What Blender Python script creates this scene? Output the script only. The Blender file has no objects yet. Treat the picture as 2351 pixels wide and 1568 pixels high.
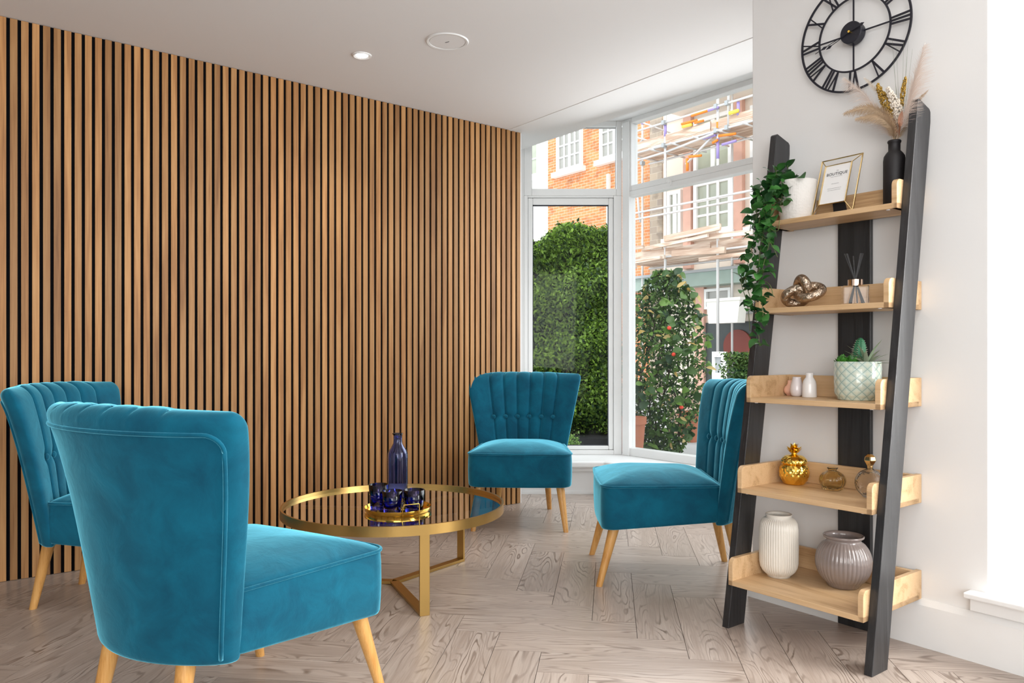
import bpy, math, random
import numpy as np
from math import sin, cos, pi, radians, atan2, sqrt
from mathutils import Vector, Matrix
R = random.Random(7)
SC = bpy.context.scene
COL = SC.collection

# ------------------------------------------------------------------ camera
F, CH, CX, HY = 1763.0, 0.97, 1175.5, 811.0
cam = bpy.data.cameras.new('camera'); cam.sensor_width = 36.0; cam.lens = F / 2351 * 36
cam.shift_y = (HY - 784) / 2351; cam.clip_start = 0.05; cam.clip_end = 200
camo = bpy.data.objects.new('camera', cam); COL.objects.link(camo)
camo.location = (0, 0, CH); camo.rotation_euler = (pi / 2, 0, 0)
SC.camera = camo

# ------------------------------------------------------------------ world, lights, exposure
SC.view_settings.view_transform = 'Standard'
SC.view_settings.look = 'None'
SC.view_settings.exposure = 0.36
SC.view_settings.gamma = 1.0
SC.view_settings.use_curve_mapping = False
SC.cycles.use_denoising = True
SC.cycles.max_bounces = 10
SC.cycles.transparent_max_bounces = 16
wd = bpy.data.worlds.new('sky'); SC.world = wd; wd.use_nodes = True
wn = wd.node_tree.nodes; bg = wn['Background']
bg.inputs['Color'].default_value = (0.90, 0.95, 1.0, 1); bg.inputs['Strength'].default_value = 1.75

# room frame: N points into the right-hand wall, M runs along it towards the camera's right
ANG = radians(37.76)
N2 = np.array([cos(ANG), sin(ANG)]); M2 = np.array([sin(ANG), -cos(ANG)])
RZ = atan2(M2[1], M2[0])               # local x = M, local y = N
def W(n, w, z=0.0):
    p = n * N2 + w * M2
    return (float(p[0]), float(p[1]), float(z))
def w_at(u, n):                        # where the plane n is met by picture column u
    r = (u - CX) / F
    return n * (M2[0] * r - N2[0]) / (M2[0] - r * M2[1])
def z_at(u, v, n):
    w = w_at(u, n); Y = n * N2[1] + w * M2[1]
    return CH + (HY - v) / F * Y

def area(name, loc, target, sx, sy, power, color=(1, 1, 1), portal=False, spread=180):
    l = bpy.data.lights.new(name, 'AREA'); l.shape = 'RECTANGLE'; l.size = sx; l.size_y = sy
    l.energy = power; l.color = color; l.spread = radians(spread)
    if portal: l.cycles.is_portal = True
    o = bpy.data.objects.new(name, l); COL.objects.link(o); o.location = loc
    o.rotation_euler = (Vector(target) - Vector(loc)).to_track_quat('-Z', 'Y').to_euler()
    return o
# daylight through the window on the right (beside the camera) and an unseen soft fill added behind the camera
area('window_daylight_right', W(3.1, 0.35, 1.45), W(0.5, -1.6, 0.8), 1.5, 1.9, 88, (1.0, 0.995, 0.98))
area('rear_fill', (-0.3, -2.4, 1.6), (0.9, 3.0, 1.1), 3.0, 1.9, 84, (1.0, 0.99, 0.975))
area('bay_daylight', W(3.75, -2.75, 1.55), W(1.2, -2.4, 0.3), 1.6, 1.6, 21, (0.97, 0.985, 1.0))
area('portal_bay_side', (0.45, 5.66, 1.45), (0.45, 0, 1.45), 1.0, 2.5, 1, portal=True)
area('portal_bay_front', W(4.12, -2.9, 1.45), W(0, -2.9, 1.45), 2.6, 2.5, 1, portal=True)
area('portal_right', W(3.42, 0.3, 1.3), W(0, 0.3, 1.3), 2.5, 2.4, 1, portal=True)
sun = bpy.data.lights.new('sun', 'SUN'); sun.energy = 1.0; sun.angle = radians(12); sun.color = (1, 0.95, 0.86)
so = bpy.data.objects.new('sun', sun); COL.objects.link(so)
so.rotation_euler = Vector((0.35, 0.75, -0.95)).to_track_quat('-Z', 'Y').to_euler()   # from behind the shop onto the houses opposite

# ------------------------------------------------------------------ materials
def new_mat(name):
    m = bpy.data.materials.new(name); m.use_nodes = True
    nt = m.node_tree; b = nt.nodes['Principled BSDF']
    return m, nt, b
def nd(nt, t, **kw):
    n = nt.nodes.new(t)
    for k, v in kw.items(): setattr(n, k, v)
    return n
def lk(nt, a, b): nt.links.new(a, b)
def flat(name, col, rough=0.5, metal=0.0, spec=0.5, trans=0.0, ior=1.45, coat=0.0, var=0.05, nscale=6.0, bump=0.0, bscale=60.0, sheen=0.0):
    m, nt, b = new_mat(name)
    b.inputs['Roughness'].default_value = rough; b.inputs['Metallic'].default_value = metal
    b.inputs['Specular IOR Level'].default_value = spec; b.inputs['Transmission Weight'].default_value = trans
    b.inputs['IOR'].default_value = ior; b.inputs['Coat Weight'].default_value = coat
    b.inputs['Sheen Weight'].default_value = sheen
    tc = nd(nt, 'ShaderNodeTexCoord')
    no = nd(nt, 'ShaderNodeTexNoise'); no.inputs['Scale'].default_value = nscale; no.inputs['Detail'].default_value = 4
    lk(nt, tc.outputs['Object'], no.inputs['Vector'])
    mx = nd(nt, 'ShaderNodeMix', data_type='RGBA')
    mx.inputs['A'].default_value = (*[max(0, c * (1 - var)) for c in col], 1)
    mx.inputs['B'].default_value = (*[min(1, c * (1 + var)) for c in col], 1)
    lk(nt, no.outputs['Fac'], mx.inputs['Factor']); lk(nt, mx.outputs['Result'], b.inputs['Base Color'])
    if bump:
        n2 = nd(nt, 'ShaderNodeTexNoise'); n2.inputs['Scale'].default_value = bscale
        lk(nt, tc.outputs['Object'], n2.inputs['Vector'])
        bp = nd(nt, 'ShaderNodeBump'); bp.inputs['Strength'].default_value = bump; bp.inputs['Distance'].default_value = 0.01
        lk(nt, n2.outputs['Fac'], bp.inputs['Height']); lk(nt, bp.outputs['Normal'], b.inputs['Normal'])
    return m
def wood(name, cols, axis='Z', scale=1.0, stretch=14.0, rough=0.45, ringw=1.0, rand=True, bump=0.15, tone=0.18, distortion=3.0, contrast=(0.3, 0.72), spec=0.4):
    """grain running along AXIS in object space, a different cut of it and tone for each object"""
    m, nt, b = new_mat(name)
    tc = nd(nt, 'ShaderNodeTexCoord'); oi = nd(nt, 'ShaderNodeObjectInfo')
    ad = nd(nt, 'ShaderNodeVectorMath', operation='ADD')
    mul = nd(nt, 'ShaderNodeVectorMath', operation='SCALE'); cb = nd(nt, 'ShaderNodeCombineXYZ')
    for i in range(3): lk(nt, oi.outputs['Random'], cb.inputs[i])
    lk(nt, cb.outputs[0], mul.inputs[0]); mul.inputs['Scale'].default_value = 37.0 if rand else 0.0
    lk(nt, tc.outputs['Object'], ad.inputs[0]); lk(nt, mul.outputs[0], ad.inputs[1])
    mp = nd(nt, 'ShaderNodeMapping'); s = [stretch * scale] * 3; s['XYZ'.index(axis)] = scale
    mp.inputs['Scale'].default_value = s
    lk(nt, ad.outputs[0], mp.inputs['Vector'])
    n1 = nd(nt, 'ShaderNodeTexNoise'); n1.inputs['Scale'].default_value = 1.3; n1.inputs['Detail'].default_value = 3; n1.inputs['Distortion'].default_value = 0.6
    lk(nt, mp.outputs[0], n1.inputs['Vector'])
    # contour lines of a smooth field give cathedral grain
    mm = nd(nt, 'ShaderNodeMath', operation='MULTIPLY'); mm.inputs[1].default_value = 22.0 * ringw
    lk(nt, n1.outputs['Fac'], mm.inputs[0])
    sn = nd(nt, 'ShaderNodeMath', operation='SINE'); lk(nt, mm.outputs[0], sn.inputs[0])
    mp2 = nd(nt, 'ShaderNodeMapping'); s2 = [90 * scale] * 3; s2['XYZ'.index(axis)] = 3 * scale
    mp2.inputs['Scale'].default_value = s2
    lk(nt, ad.outputs[0], mp2.inputs['Vector'])
    n2 = nd(nt, 'ShaderNodeTexNoise'); n2.inputs['Scale'].default_value = 3.0; n2.inputs['Detail'].default_value = 4
    lk(nt, mp2.outputs[0], n2.inputs['Vector'])
    a1 = nd(nt, 'ShaderNodeMath', operation='MULTIPLY_ADD'); a1.inputs[1].default_value = 0.22; lk(nt, sn.outputs[0], a1.inputs[0]); lk(nt, n2.outputs['Fac'], a1.inputs[2])
    rp = nd(nt, 'ShaderNodeValToRGB'); cr = rp.color_ramp
    cr.elements[0].position = contrast[0]; cr.elements[1].position = contrast[1]
    cr.elements[0].color = (*cols[0], 1); cr.elements[1].color = (*cols[-1], 1)
    for i, c in enumerate(cols[1:-1]):
        e = cr.elements.new(contrast[0] + (contrast[1] - contrast[0]) * (i + 1) / (len(cols) - 1)); e.color = (*c, 1)
    lk(nt, a1.outputs[0], rp.inputs['Fac'])
    hs = nd(nt, 'ShaderNodeHueSaturation')
    mr = nd(nt, 'ShaderNodeMapRange'); mr.inputs['To Min'].default_value = 1 - tone; mr.inputs['To Max'].default_value = 1 + tone
    rr = nd(nt, 'ShaderNodeMath', operation='FRACT'); r2 = nd(nt, 'ShaderNodeMath', operation='MULTIPLY'); r2.inputs[1].default_value = 7.13
    lk(nt, oi.outputs['Random'], r2.inputs[0]); lk(nt, r2.outputs[0], rr.inputs[0]); lk(nt, rr.outputs[0], mr.inputs['Value'])
    lk(nt, mr.outputs[0], hs.inputs['Value']); lk(nt, rp.outputs[0], hs.inputs['Color'])
    lk(nt, hs.outputs[0], b.inputs['Base Color'])
    b.inputs['Roughness'].default_value = rough; b.inputs['Specular IOR Level'].default_value = spec
    if bump:
        bp = nd(nt, 'ShaderNodeBump'); bp.inputs['Strength'].default_value = bump; bp.inputs['Distance'].default_value = 0.002
        lk(nt, a1.outputs[0], bp.inputs['Height']); lk(nt, bp.outputs['Normal'], b.inputs['Normal'])
    return m
def velvet(name):
    m, nt, b = new_mat(name)
    tc = nd(nt, 'ShaderNodeTexCoord'); oi = nd(nt, 'ShaderNodeObjectInfo')
    ad = nd(nt, 'ShaderNodeVectorMath', operation='ADD'); lk(nt, tc.outputs['Object'], ad.inputs[0]); lk(nt, oi.outputs['Random'], ad.inputs[1])
    n1 = nd(nt, 'ShaderNodeTexNoise'); n1.inputs['Scale'].default_value = 9; n1.inputs['Detail'].default_value = 6; n1.inputs['Roughness'].default_value = 0.62; n1.inputs['Distortion'].default_value = 0.5
    lk(nt, ad.outputs[0], n1.inputs['Vector'])
    rp = nd(nt, 'ShaderNodeValToRGB'); e = rp.color_ramp.elements
    e[0].position = 0.34; e[0].color = (0.001, 0.060, 0.108, 1); e[1].position = 0.68; e[1].color = (0.002, 0.108, 0.178, 1)
    lk(nt, n1.outputs['Fac'], rp.inputs['Fac']); lk(nt, rp.outputs[0], b.inputs['Base Color'])
    b.inputs['Roughness'].default_value = 0.8; b.inputs['Specular IOR Level'].default_value = 0.15
    b.inputs['Sheen Roughness'].default_value = 0.34
    b.inputs['Sheen Tint'].default_value = (0.22, 0.78, 1.0, 1)
    ms = nd(nt, 'ShaderNodeMapRange'); ms.inputs['From Min'].default_value = 0.35; ms.inputs['From Max'].default_value = 0.65
    ms.inputs['To Min'].default_value = 0.75; ms.inputs['To Max'].default_value = 1.0
    lk(nt, n1.outputs['Fac'], ms.inputs['Value']); lk(nt, ms.outputs[0], b.inputs['Sheen Weight'])
    bp = nd(nt, 'ShaderNodeBump'); bp.inputs['Strength'].default_value = 0.22; bp.inputs['Distance'].default_value = 0.012
    lk(nt, n1.outputs['Fac'], bp.inputs['Height']); lk(nt, bp.outputs['Normal'], b.inputs['Normal'])
    sh = nd(nt, 'ShaderNodeBsdfSheen'); sh.inputs['Color'].default_value = (0.09, 0.31, 0.39, 1); sh.inputs['Roughness'].default_value = 0.48
    lk(nt, bp.outputs['Normal'], sh.inputs['Normal'])
    ads = nd(nt, 'ShaderNodeAddShader'); out = [n for n in nt.nodes if n.type == 'OUTPUT_MATERIAL'][0]
    lk(nt, b.outputs[0], ads.inputs[0]); lk(nt, sh.outputs[0], ads.inputs[1]); lk(nt, ads.outputs[0], out.inputs['Surface'])
    return m
def plank_mat(name, base, light, line):
    """pale oak with thin cathedral grain lines running along X, different for each plank"""
    m, nt, b = new_mat(name)
    tc = nd(nt, 'ShaderNodeTexCoord'); oi = nd(nt, 'ShaderNodeObjectInfo')
    cb = nd(nt, 'ShaderNodeCombineXYZ')
    for i in range(3): lk(nt, oi.outputs['Random'], cb.inputs[i])
    mul = nd(nt, 'ShaderNodeVectorMath', operation='SCALE'); mul.inputs['Scale'].default_value = 53.0; lk(nt, cb.outputs[0], mul.inputs[0])
    ad = nd(nt, 'ShaderNodeVectorMath', operation='ADD'); lk(nt, tc.outputs['Object'], ad.inputs[0]); lk(nt, mul.outputs[0], ad.inputs[1])
    def noise(sx, sy, sc, det, dist=0.0, rough=0.5):
        mp = nd(nt, 'ShaderNodeMapping'); mp.inputs['Scale'].default_value = (sx, sy, sy); lk(nt, ad.outputs[0], mp.inputs['Vector'])
        n = nd(nt, 'ShaderNodeTexNoise'); n.inputs['Scale'].default_value = sc; n.inputs['Detail'].default_value = det; n.inputs['Distortion'].default_value = dist; n.inputs['Roughness'].default_value = rough
        lk(nt, mp.outputs[0], n.inputs['Vector']); return n.outputs['Fac']
    f1 = noise(1.6, 8.0, 1.0, 2.0, 0.3); f2 = noise(8, 190, 1.0, 3.0); f3 = noise(2.0, 22, 1.0, 3.0)
    mm = nd(nt, 'ShaderNodeMath', operation='MULTIPLY'); mm.inputs[1].default_value = 115.0; lk(nt, f1, mm.inputs[0])
    wob = nd(nt, 'ShaderNodeMath', operation='MULTIPLY_ADD'); wob.inputs[1].default_value = 2.0; lk(nt, f2, wob.inputs[0]); lk(nt, mm.outputs[0], wob.inputs[2])
    sn = nd(nt, 'ShaderNodeMath', operation='SINE'); lk(nt, wob.outputs[0], sn.inputs[0])
    r1 = nd(nt, 'ShaderNodeMapRange'); r1.inputs['From Min'].default_value = 0.35; r1.inputs['From Max'].default_value = 1.0; lk(nt, sn.outputs[0], r1.inputs['Value'])
    # lines fade in and out over the plank
    r2 = nd(nt, 'ShaderNodeMapRange'); r2.inputs['From Min'].default_value = 0.40; r2.inputs['From Max'].default_value = 0.66; lk(nt, f3, r2.inputs['Value'])
    ml = nd(nt, 'ShaderNodeMath', operation='MULTIPLY'); lk(nt, r1.outputs[0], ml.inputs[0]); lk(nt, r2.outputs[0], ml.inputs[1])
    ml2 = nd(nt, 'ShaderNodeMath', operation='MULTIPLY'); ml2.inputs[1].default_value = 0.85; lk(nt, ml.outputs[0], ml2.inputs[0])
    mx = nd(nt, 'ShaderNodeMix', data_type='RGBA'); mx.inputs['A'].default_value = (*base, 1); mx.inputs['B'].default_value = (*light, 1)
    ff = nd(nt, 'ShaderNodeMath', operation='ADD'); lk(nt, f3, ff.inputs[0])
    f2s = nd(nt, 'ShaderNodeMath', operation='MULTIPLY_ADD'); f2s.inputs[1].default_value = 0.7; f2s.inputs[2].default_value = -0.35; lk(nt, f2, f2s.inputs[0]); lk(nt, f2s.outputs[0], ff.inputs[1])
    cr = nd(nt, 'ShaderNodeMapRange'); cr.inputs['From Min'].default_value = 0.28; cr.inputs['From Max'].default_value = 0.72; lk(nt, ff.outputs[0], cr.inputs['Value'])
    lk(nt, cr.outputs[0], mx.inputs['Factor'])
    m2 = nd(nt, 'ShaderNodeMix', data_type='RGBA'); lk(nt, mx.outputs['Result'], m2.inputs['A']); m2.inputs['B'].default_value = (*line, 1); lk(nt, ml2.outputs[0], m2.inputs['Factor'])
    hs = nd(nt, 'ShaderNodeHueSaturation'); mr = nd(nt, 'ShaderNodeMapRange'); mr.inputs['To Min'].default_value = 0.92; mr.inputs['To Max'].default_value = 1.07
    fr = nd(nt, 'ShaderNodeMath', operation='FRACT'); q = nd(nt, 'ShaderNodeMath', operation='MULTIPLY'); q.inputs[1].default_value = 7.3
    lk(nt, oi.outputs['Random'], q.inputs[0]); lk(nt, q.outputs[0], fr.inputs[0]); lk(nt, fr.outputs[0], mr.inputs['Value']); lk(nt, mr.outputs[0], hs.inputs['Value'])
    lk(nt, m2.outputs['Result'], hs.inputs['Color']); lk(nt, hs.outputs[0], b.inputs['Base Color'])
    b.inputs['Roughness'].default_value = 0.30; b.inputs['Specular IOR Level'].default_value = 0.5
    bp = nd(nt, 'ShaderNodeBump'); bp.inputs['Strength'].default_value = 0.12; bp.inputs['Distance'].default_value = 0.001; bp.invert = True
    lk(nt, ml.outputs[0], bp.inputs['Height']); lk(nt, bp.outputs['Normal'], b.inputs['Normal'])
    return m
def thin_glass(name, tint, gloss):
    m, nt, b = new_mat(name); nt.nodes.remove(b)
    out = [n for n in nt.nodes if n.type == 'OUTPUT_MATERIAL'][0]
    tr = nd(nt, 'ShaderNodeBsdfTransparent'); tr.inputs[0].default_value = (*tint, 1)
    gl = nd(nt, 'ShaderNodeBsdfGlossy'); gl.inputs['Roughness'].default_value = 0.0; gl.inputs[0].default_value = (1, 1, 1, 1)
    fr = nd(nt, 'ShaderNodeFresnel'); fr.inputs['IOR'].default_value = 1.45
    mu = nd(nt, 'ShaderNodeMath', operation='MULTIPLY'); mu.inputs[1].default_value = gloss; mu.use_clamp = True
    lk(nt, fr.outputs[0], mu.inputs[0])
    mx = nd(nt, 'ShaderNodeMixShader'); lk(nt, mu.outputs[0], mx.inputs[0]); lk(nt, tr.outputs[0], mx.inputs[1]); lk(nt, gl.outputs[0], mx.inputs[2])
    lk(nt, mx.outputs[0], out.inputs['Surface'])
    return m
def emissive(name, col, s):
    m, nt, b = new_mat(name)
    b.inputs['Emission Color'].default_value = (*col, 1); b.inputs['Emission Strength'].default_value = s
    return m
def brick_mat(name, c1, c2, mortar, bw=0.225, bh=0.075, dark=0.35):
    m, nt, b = new_mat(name)
    tc = nd(nt, 'ShaderNodeTexCoord'); sp = nd(nt, 'ShaderNodeSeparateXYZ'); cb = nd(nt, 'ShaderNodeCombineXYZ')
    lk(nt, tc.outputs['Object'], sp.inputs[0]); lk(nt, sp.outputs[0], cb.inputs[0]); lk(nt, sp.outputs[2], cb.inputs[1])
    br = nd(nt, 'ShaderNodeTexBrick'); br.inputs['Scale'].default_value = 1.0
    br.inputs['Brick Width'].default_value = bw; br.inputs['Row Height'].default_value = bh; br.inputs['Mortar Size'].default_value = 0.007
    br.inputs['Color1'].default_value = (*c1, 1); br.inputs['Color2'].default_value = (*c2, 1); br.inputs['Mortar'].default_value = (*mortar, 1)
    lk(nt, cb.outputs[0], br.inputs['Vector'])
    no = nd(nt, 'ShaderNodeTexNoise'); no.inputs['Scale'].default_value = 2.6; no.inputs['Detail'].default_value = 6; lk(nt, cb.outputs[0], no.inputs['Vector'])
    rp = nd(nt, 'ShaderNodeValToRGB'); rp.color_ramp.elements[0].position = 0.36; rp.color_ramp.elements[0].color = (dark, dark, dark, 1); rp.color_ramp.elements[1].position = 0.46
    lk(nt, no.outputs['Fac'], rp.inputs[0])
    mx = nd(nt, 'ShaderNodeMix', data_type='RGBA', blend_type='MULTIPLY'); mx.inputs['Factor'].default_value = 0.5
    lk(nt, br.outputs['Color'], mx.inputs['A']); lk(nt, rp.outputs[0], mx.inputs['B']); lk(nt, mx.outputs['Result'], b.inputs['Base Color'])
    b.inputs['Roughness'].default_value = 0.9
    bp = nd(nt, 'ShaderNodeBump'); bp.inputs['Strength'].default_value = 0.6; bp.inputs['Distance'].default_value = 0.01; bp.invert = True
    lk(nt, br.outputs['Fac'], bp.inputs['Height']); lk(nt, bp.outputs['Normal'], b.inputs['Normal'])
    return m
def leaf_mat(name, dark, light, rough=0.45, trans=0.3, rand_obj=True, nscale=9.0):
    m, nt, b = new_mat(name)
    tc = nd(nt, 'ShaderNodeTexCoord'); oi = nd(nt, 'ShaderNodeObjectInfo')
    ge = nd(nt, 'ShaderNodeNewGeometry')
    rp = nd(nt, 'ShaderNodeValToRGB'); rp.color_ramp.elements[0].color = (*dark, 1); rp.color_ramp.elements[1].color = (*light, 1)
    rp.color_ramp.elements[0].position = 0.1; rp.color_ramp.elements[1].position = 0.95
    lk(nt, (oi.outputs['Random'] if rand_obj else ge.outputs['Random Per Island']), rp.inputs[0])
    lk(nt, rp.outputs[0], b.inputs['Base Color'])
    b.inputs['Roughness'].default_value = rough
    tl = nd(nt, 'ShaderNodeBsdfTranslucent'); lk(nt, rp.outputs[0], tl.inputs[0])
    ms = nd(nt, 'ShaderNodeMixShader'); ms.inputs[0].default_value = trans
    out = [n for n in nt.nodes if n.type == 'OUTPUT_MATERIAL'][0]
    lk(nt, b.outputs[0], ms.inputs[1]); lk(nt, tl.outputs[0], ms.inputs[2]); lk(nt, ms.outputs[0], out.inputs['Surface'])
    return m

MT = {}
MT['wall'] = flat('white_paint', (0.80, 0.795, 0.785), 0.6, var=0.012, nscale=1.5)
MT['ceiling'] = flat('ceiling_paint', (0.79, 0.77, 0.755), 0.7, var=0.015, nscale=1.0)
MT['gloss_white'] = flat('white_gloss_paint', (0.82, 0.82, 0.81), 0.3, var=0.03, nscale=9.0, bump=0.04, bscale=30)
MT['felt'] = flat('black_felt', (0.004, 0.004, 0.005), 0.95, spec=0.1)
MT['slat'] = wood('walnut_veneer', [(0.21, 0.090, 0.028), (0.365, 0.175, 0.060), (0.48, 0.262, 0.104)], 'Z', 0.55, 16, 0.5, tone=0.21, contrast=(0.0, 1.0), ringw=0.8)
MT['plank'] = plank_mat('pale_oak_floor', (0.36, 0.285, 0.238), (0.50, 0.42, 0.365), (0.15, 0.10, 0.072))
MT['plank_dark'] = flat('floor_joint', (0.12, 0.09, 0.08), 0.8)
MT['velvet'] = velvet('teal_velvet')
MT['beech'] = wood('honey_beech', [(0.44, 0.19, 0.045), (0.60, 0.30, 0.085), (0.68, 0.38, 0.13)], 'Z', 1.2, 14, 0.35, tone=0.08, ringw=0.6, contrast=(0.1, 0.9), bump=0.05)
MT['oak'] = wood('light_oak', [(0.44, 0.26, 0.125), (0.62, 0.41, 0.22), (0.68, 0.47, 0.27)], 'X', 1.0, 12, 0.45, tone=0.04, ringw=0.7, contrast=(0.1, 0.9), bump=0.06)
MT['black_wood'] = wood('black_painted_wood', [(0.015, 0.0145, 0.016), (0.026, 0.026, 0.028)], 'Z', 1.0, 20, 0.38, tone=0.05, bump=0.18, spec=0.65)
MT['brass'] = flat('brushed_brass', (0.60, 0.39, 0.13), 0.30, 1.0, var=0.04, nscale=3)
MT['gold'] = flat('polished_gold', (0.95, 0.62, 0.12), 0.09, 1.0, var=0.05)
MT['pale_gold'] = flat('pale_gold', (0.80, 0.60, 0.30), 0.18, 1.0, var=0.05)
MT['bronze'] = flat('bronzed_metal', (0.54, 0.43, 0.33), 0.32, 1.0, var=0.4, nscale=22, bump=0.6, bscale=90)
MT['copper'] = flat('copper_collar', (0.85, 0.62, 0.48), 0.12, 1.0, var=0.05)
MT['tabletop'] = thin_glass('smoked_mirror_glass', (0.56, 0.49, 0.37), 2.35)
MT['pane'] = thin_glass('window_glass', (0.98, 0.99, 0.985), 0.10)
MT['blue_glass'] = flat('cobalt_glass', (0.06, 0.07, 0.85), 0.02, trans=1.0, ior=1.45, var=0.04)
MT['carafe_glass'] = flat('pale_cobalt_glass', (0.33, 0.42, 0.93), 0.02, trans=1.0, ior=1.35, var=0.04)
MT['olive_glass'] = flat('olive_glass', (0.90, 0.83, 0.62), 0.03, trans=1.0, ior=1.3, var=0.03)
MT['clear_glass'] = flat('clear_glass', (1.0, 0.99, 0.98), 0.12, trans=1.0, ior=1.22, var=0.01, bump=0.5, bscale=70)
MT['bottle_glass'] = flat('plain_glass', (0.98, 0.97, 0.96), 0.0, trans=1.0, ior=1.3, var=0.01)
MT['cream_ceramic'] = flat('cream_ceramic', (0.78, 0.74, 0.66), 0.35, coat=0.3, var=0.02)
MT['white_ceramic'] = flat('white_ceramic', (0.84, 0.82, 0.81), 0.2, coat=0.4, var=0.02)
MT['pot_white'] = flat('white_woven_ceramic', (0.80, 0.77, 0.73), 0.6, var=0.03, bump=0.2, bscale=120)
MT['peach'] = flat('peach_ceramic', (0.80, 0.46, 0.34), 0.4, var=0.05)
MT['lilac_white'] = flat('lilac_white_ceramic', (0.72, 0.66, 0.66), 0.2, coat=0.5, var=0.02)
MT['taupe'] = flat('taupe_glaze', (0.27, 0.225, 0.21), 0.16, coat=0.7, var=0.12, nscale=12)
MT['black_matte'] = flat('matte_black', (0.014, 0.012, 0.013), 0.55, var=0.1)
MT['reed'] = flat('charcoal_reed', (0.05, 0.05, 0.052), 0.6)
MT['black_iron'] = flat('black_iron', (0.012, 0.012, 0.02), 0.45, var=0.1)
MT['paper'] = flat('white_card', (0.85, 0.84, 0.83), 0.8, var=0.01)
MT['ink'] = flat('grey_ink', (0.06, 0.06, 0.065), 0.8)
MT['ink_pale'] = flat('pale_ink', (0.35, 0.34, 0.34), 0.8)
MT['ivy'] = leaf_mat('ivy_leaf', (0.008, 0.045, 0.012), (0.05, 0.19, 0.035), 0.4, 0.2)
MT['stem'] = flat('green_stem', (0.09, 0.12, 0.035), 0.6)
MT['cactus'] = flat('cactus_skin', (0.03, 0.16, 0.075), 0.5, var=0.3, nscale=30)
MT['agave'] = leaf_mat('grey_green_leaf', (0.20, 0.28, 0.17), (0.42, 0.50, 0.36), 0.5, 0.2)
MT['succulent'] = leaf_mat('bright_leaf', (0.02, 0.13, 0.02), (0.10, 0.36, 0.05), 0.4, 0.2)
MT['plume'] = flat('pampas_hair', (0.72, 0.61, 0.54), 0.9, var=0.15)
MT['plume_tan'] = flat('tan_hair', (0.52, 0.38, 0.25), 0.9, var=0.25, nscale=40)
MT['gold_seed'] = flat('gilded_seed', (0.42, 0.26, 0.05), 0.35, 0.6, var=0.5, nscale=60)
MT['cream_seed'] = flat('cream_seed', (0.76, 0.68, 0.58), 0.8, var=0.12, nscale=50)
MT['copper_leaf'] = leaf_mat('copper_leaf', (0.32, 0.15, 0.09), (0.50, 0.26, 0.16), 0.5, 0.15)
MT['lamp'] = emissive('lamp_glow', (1, 0.98, 0.95), 14)

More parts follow.
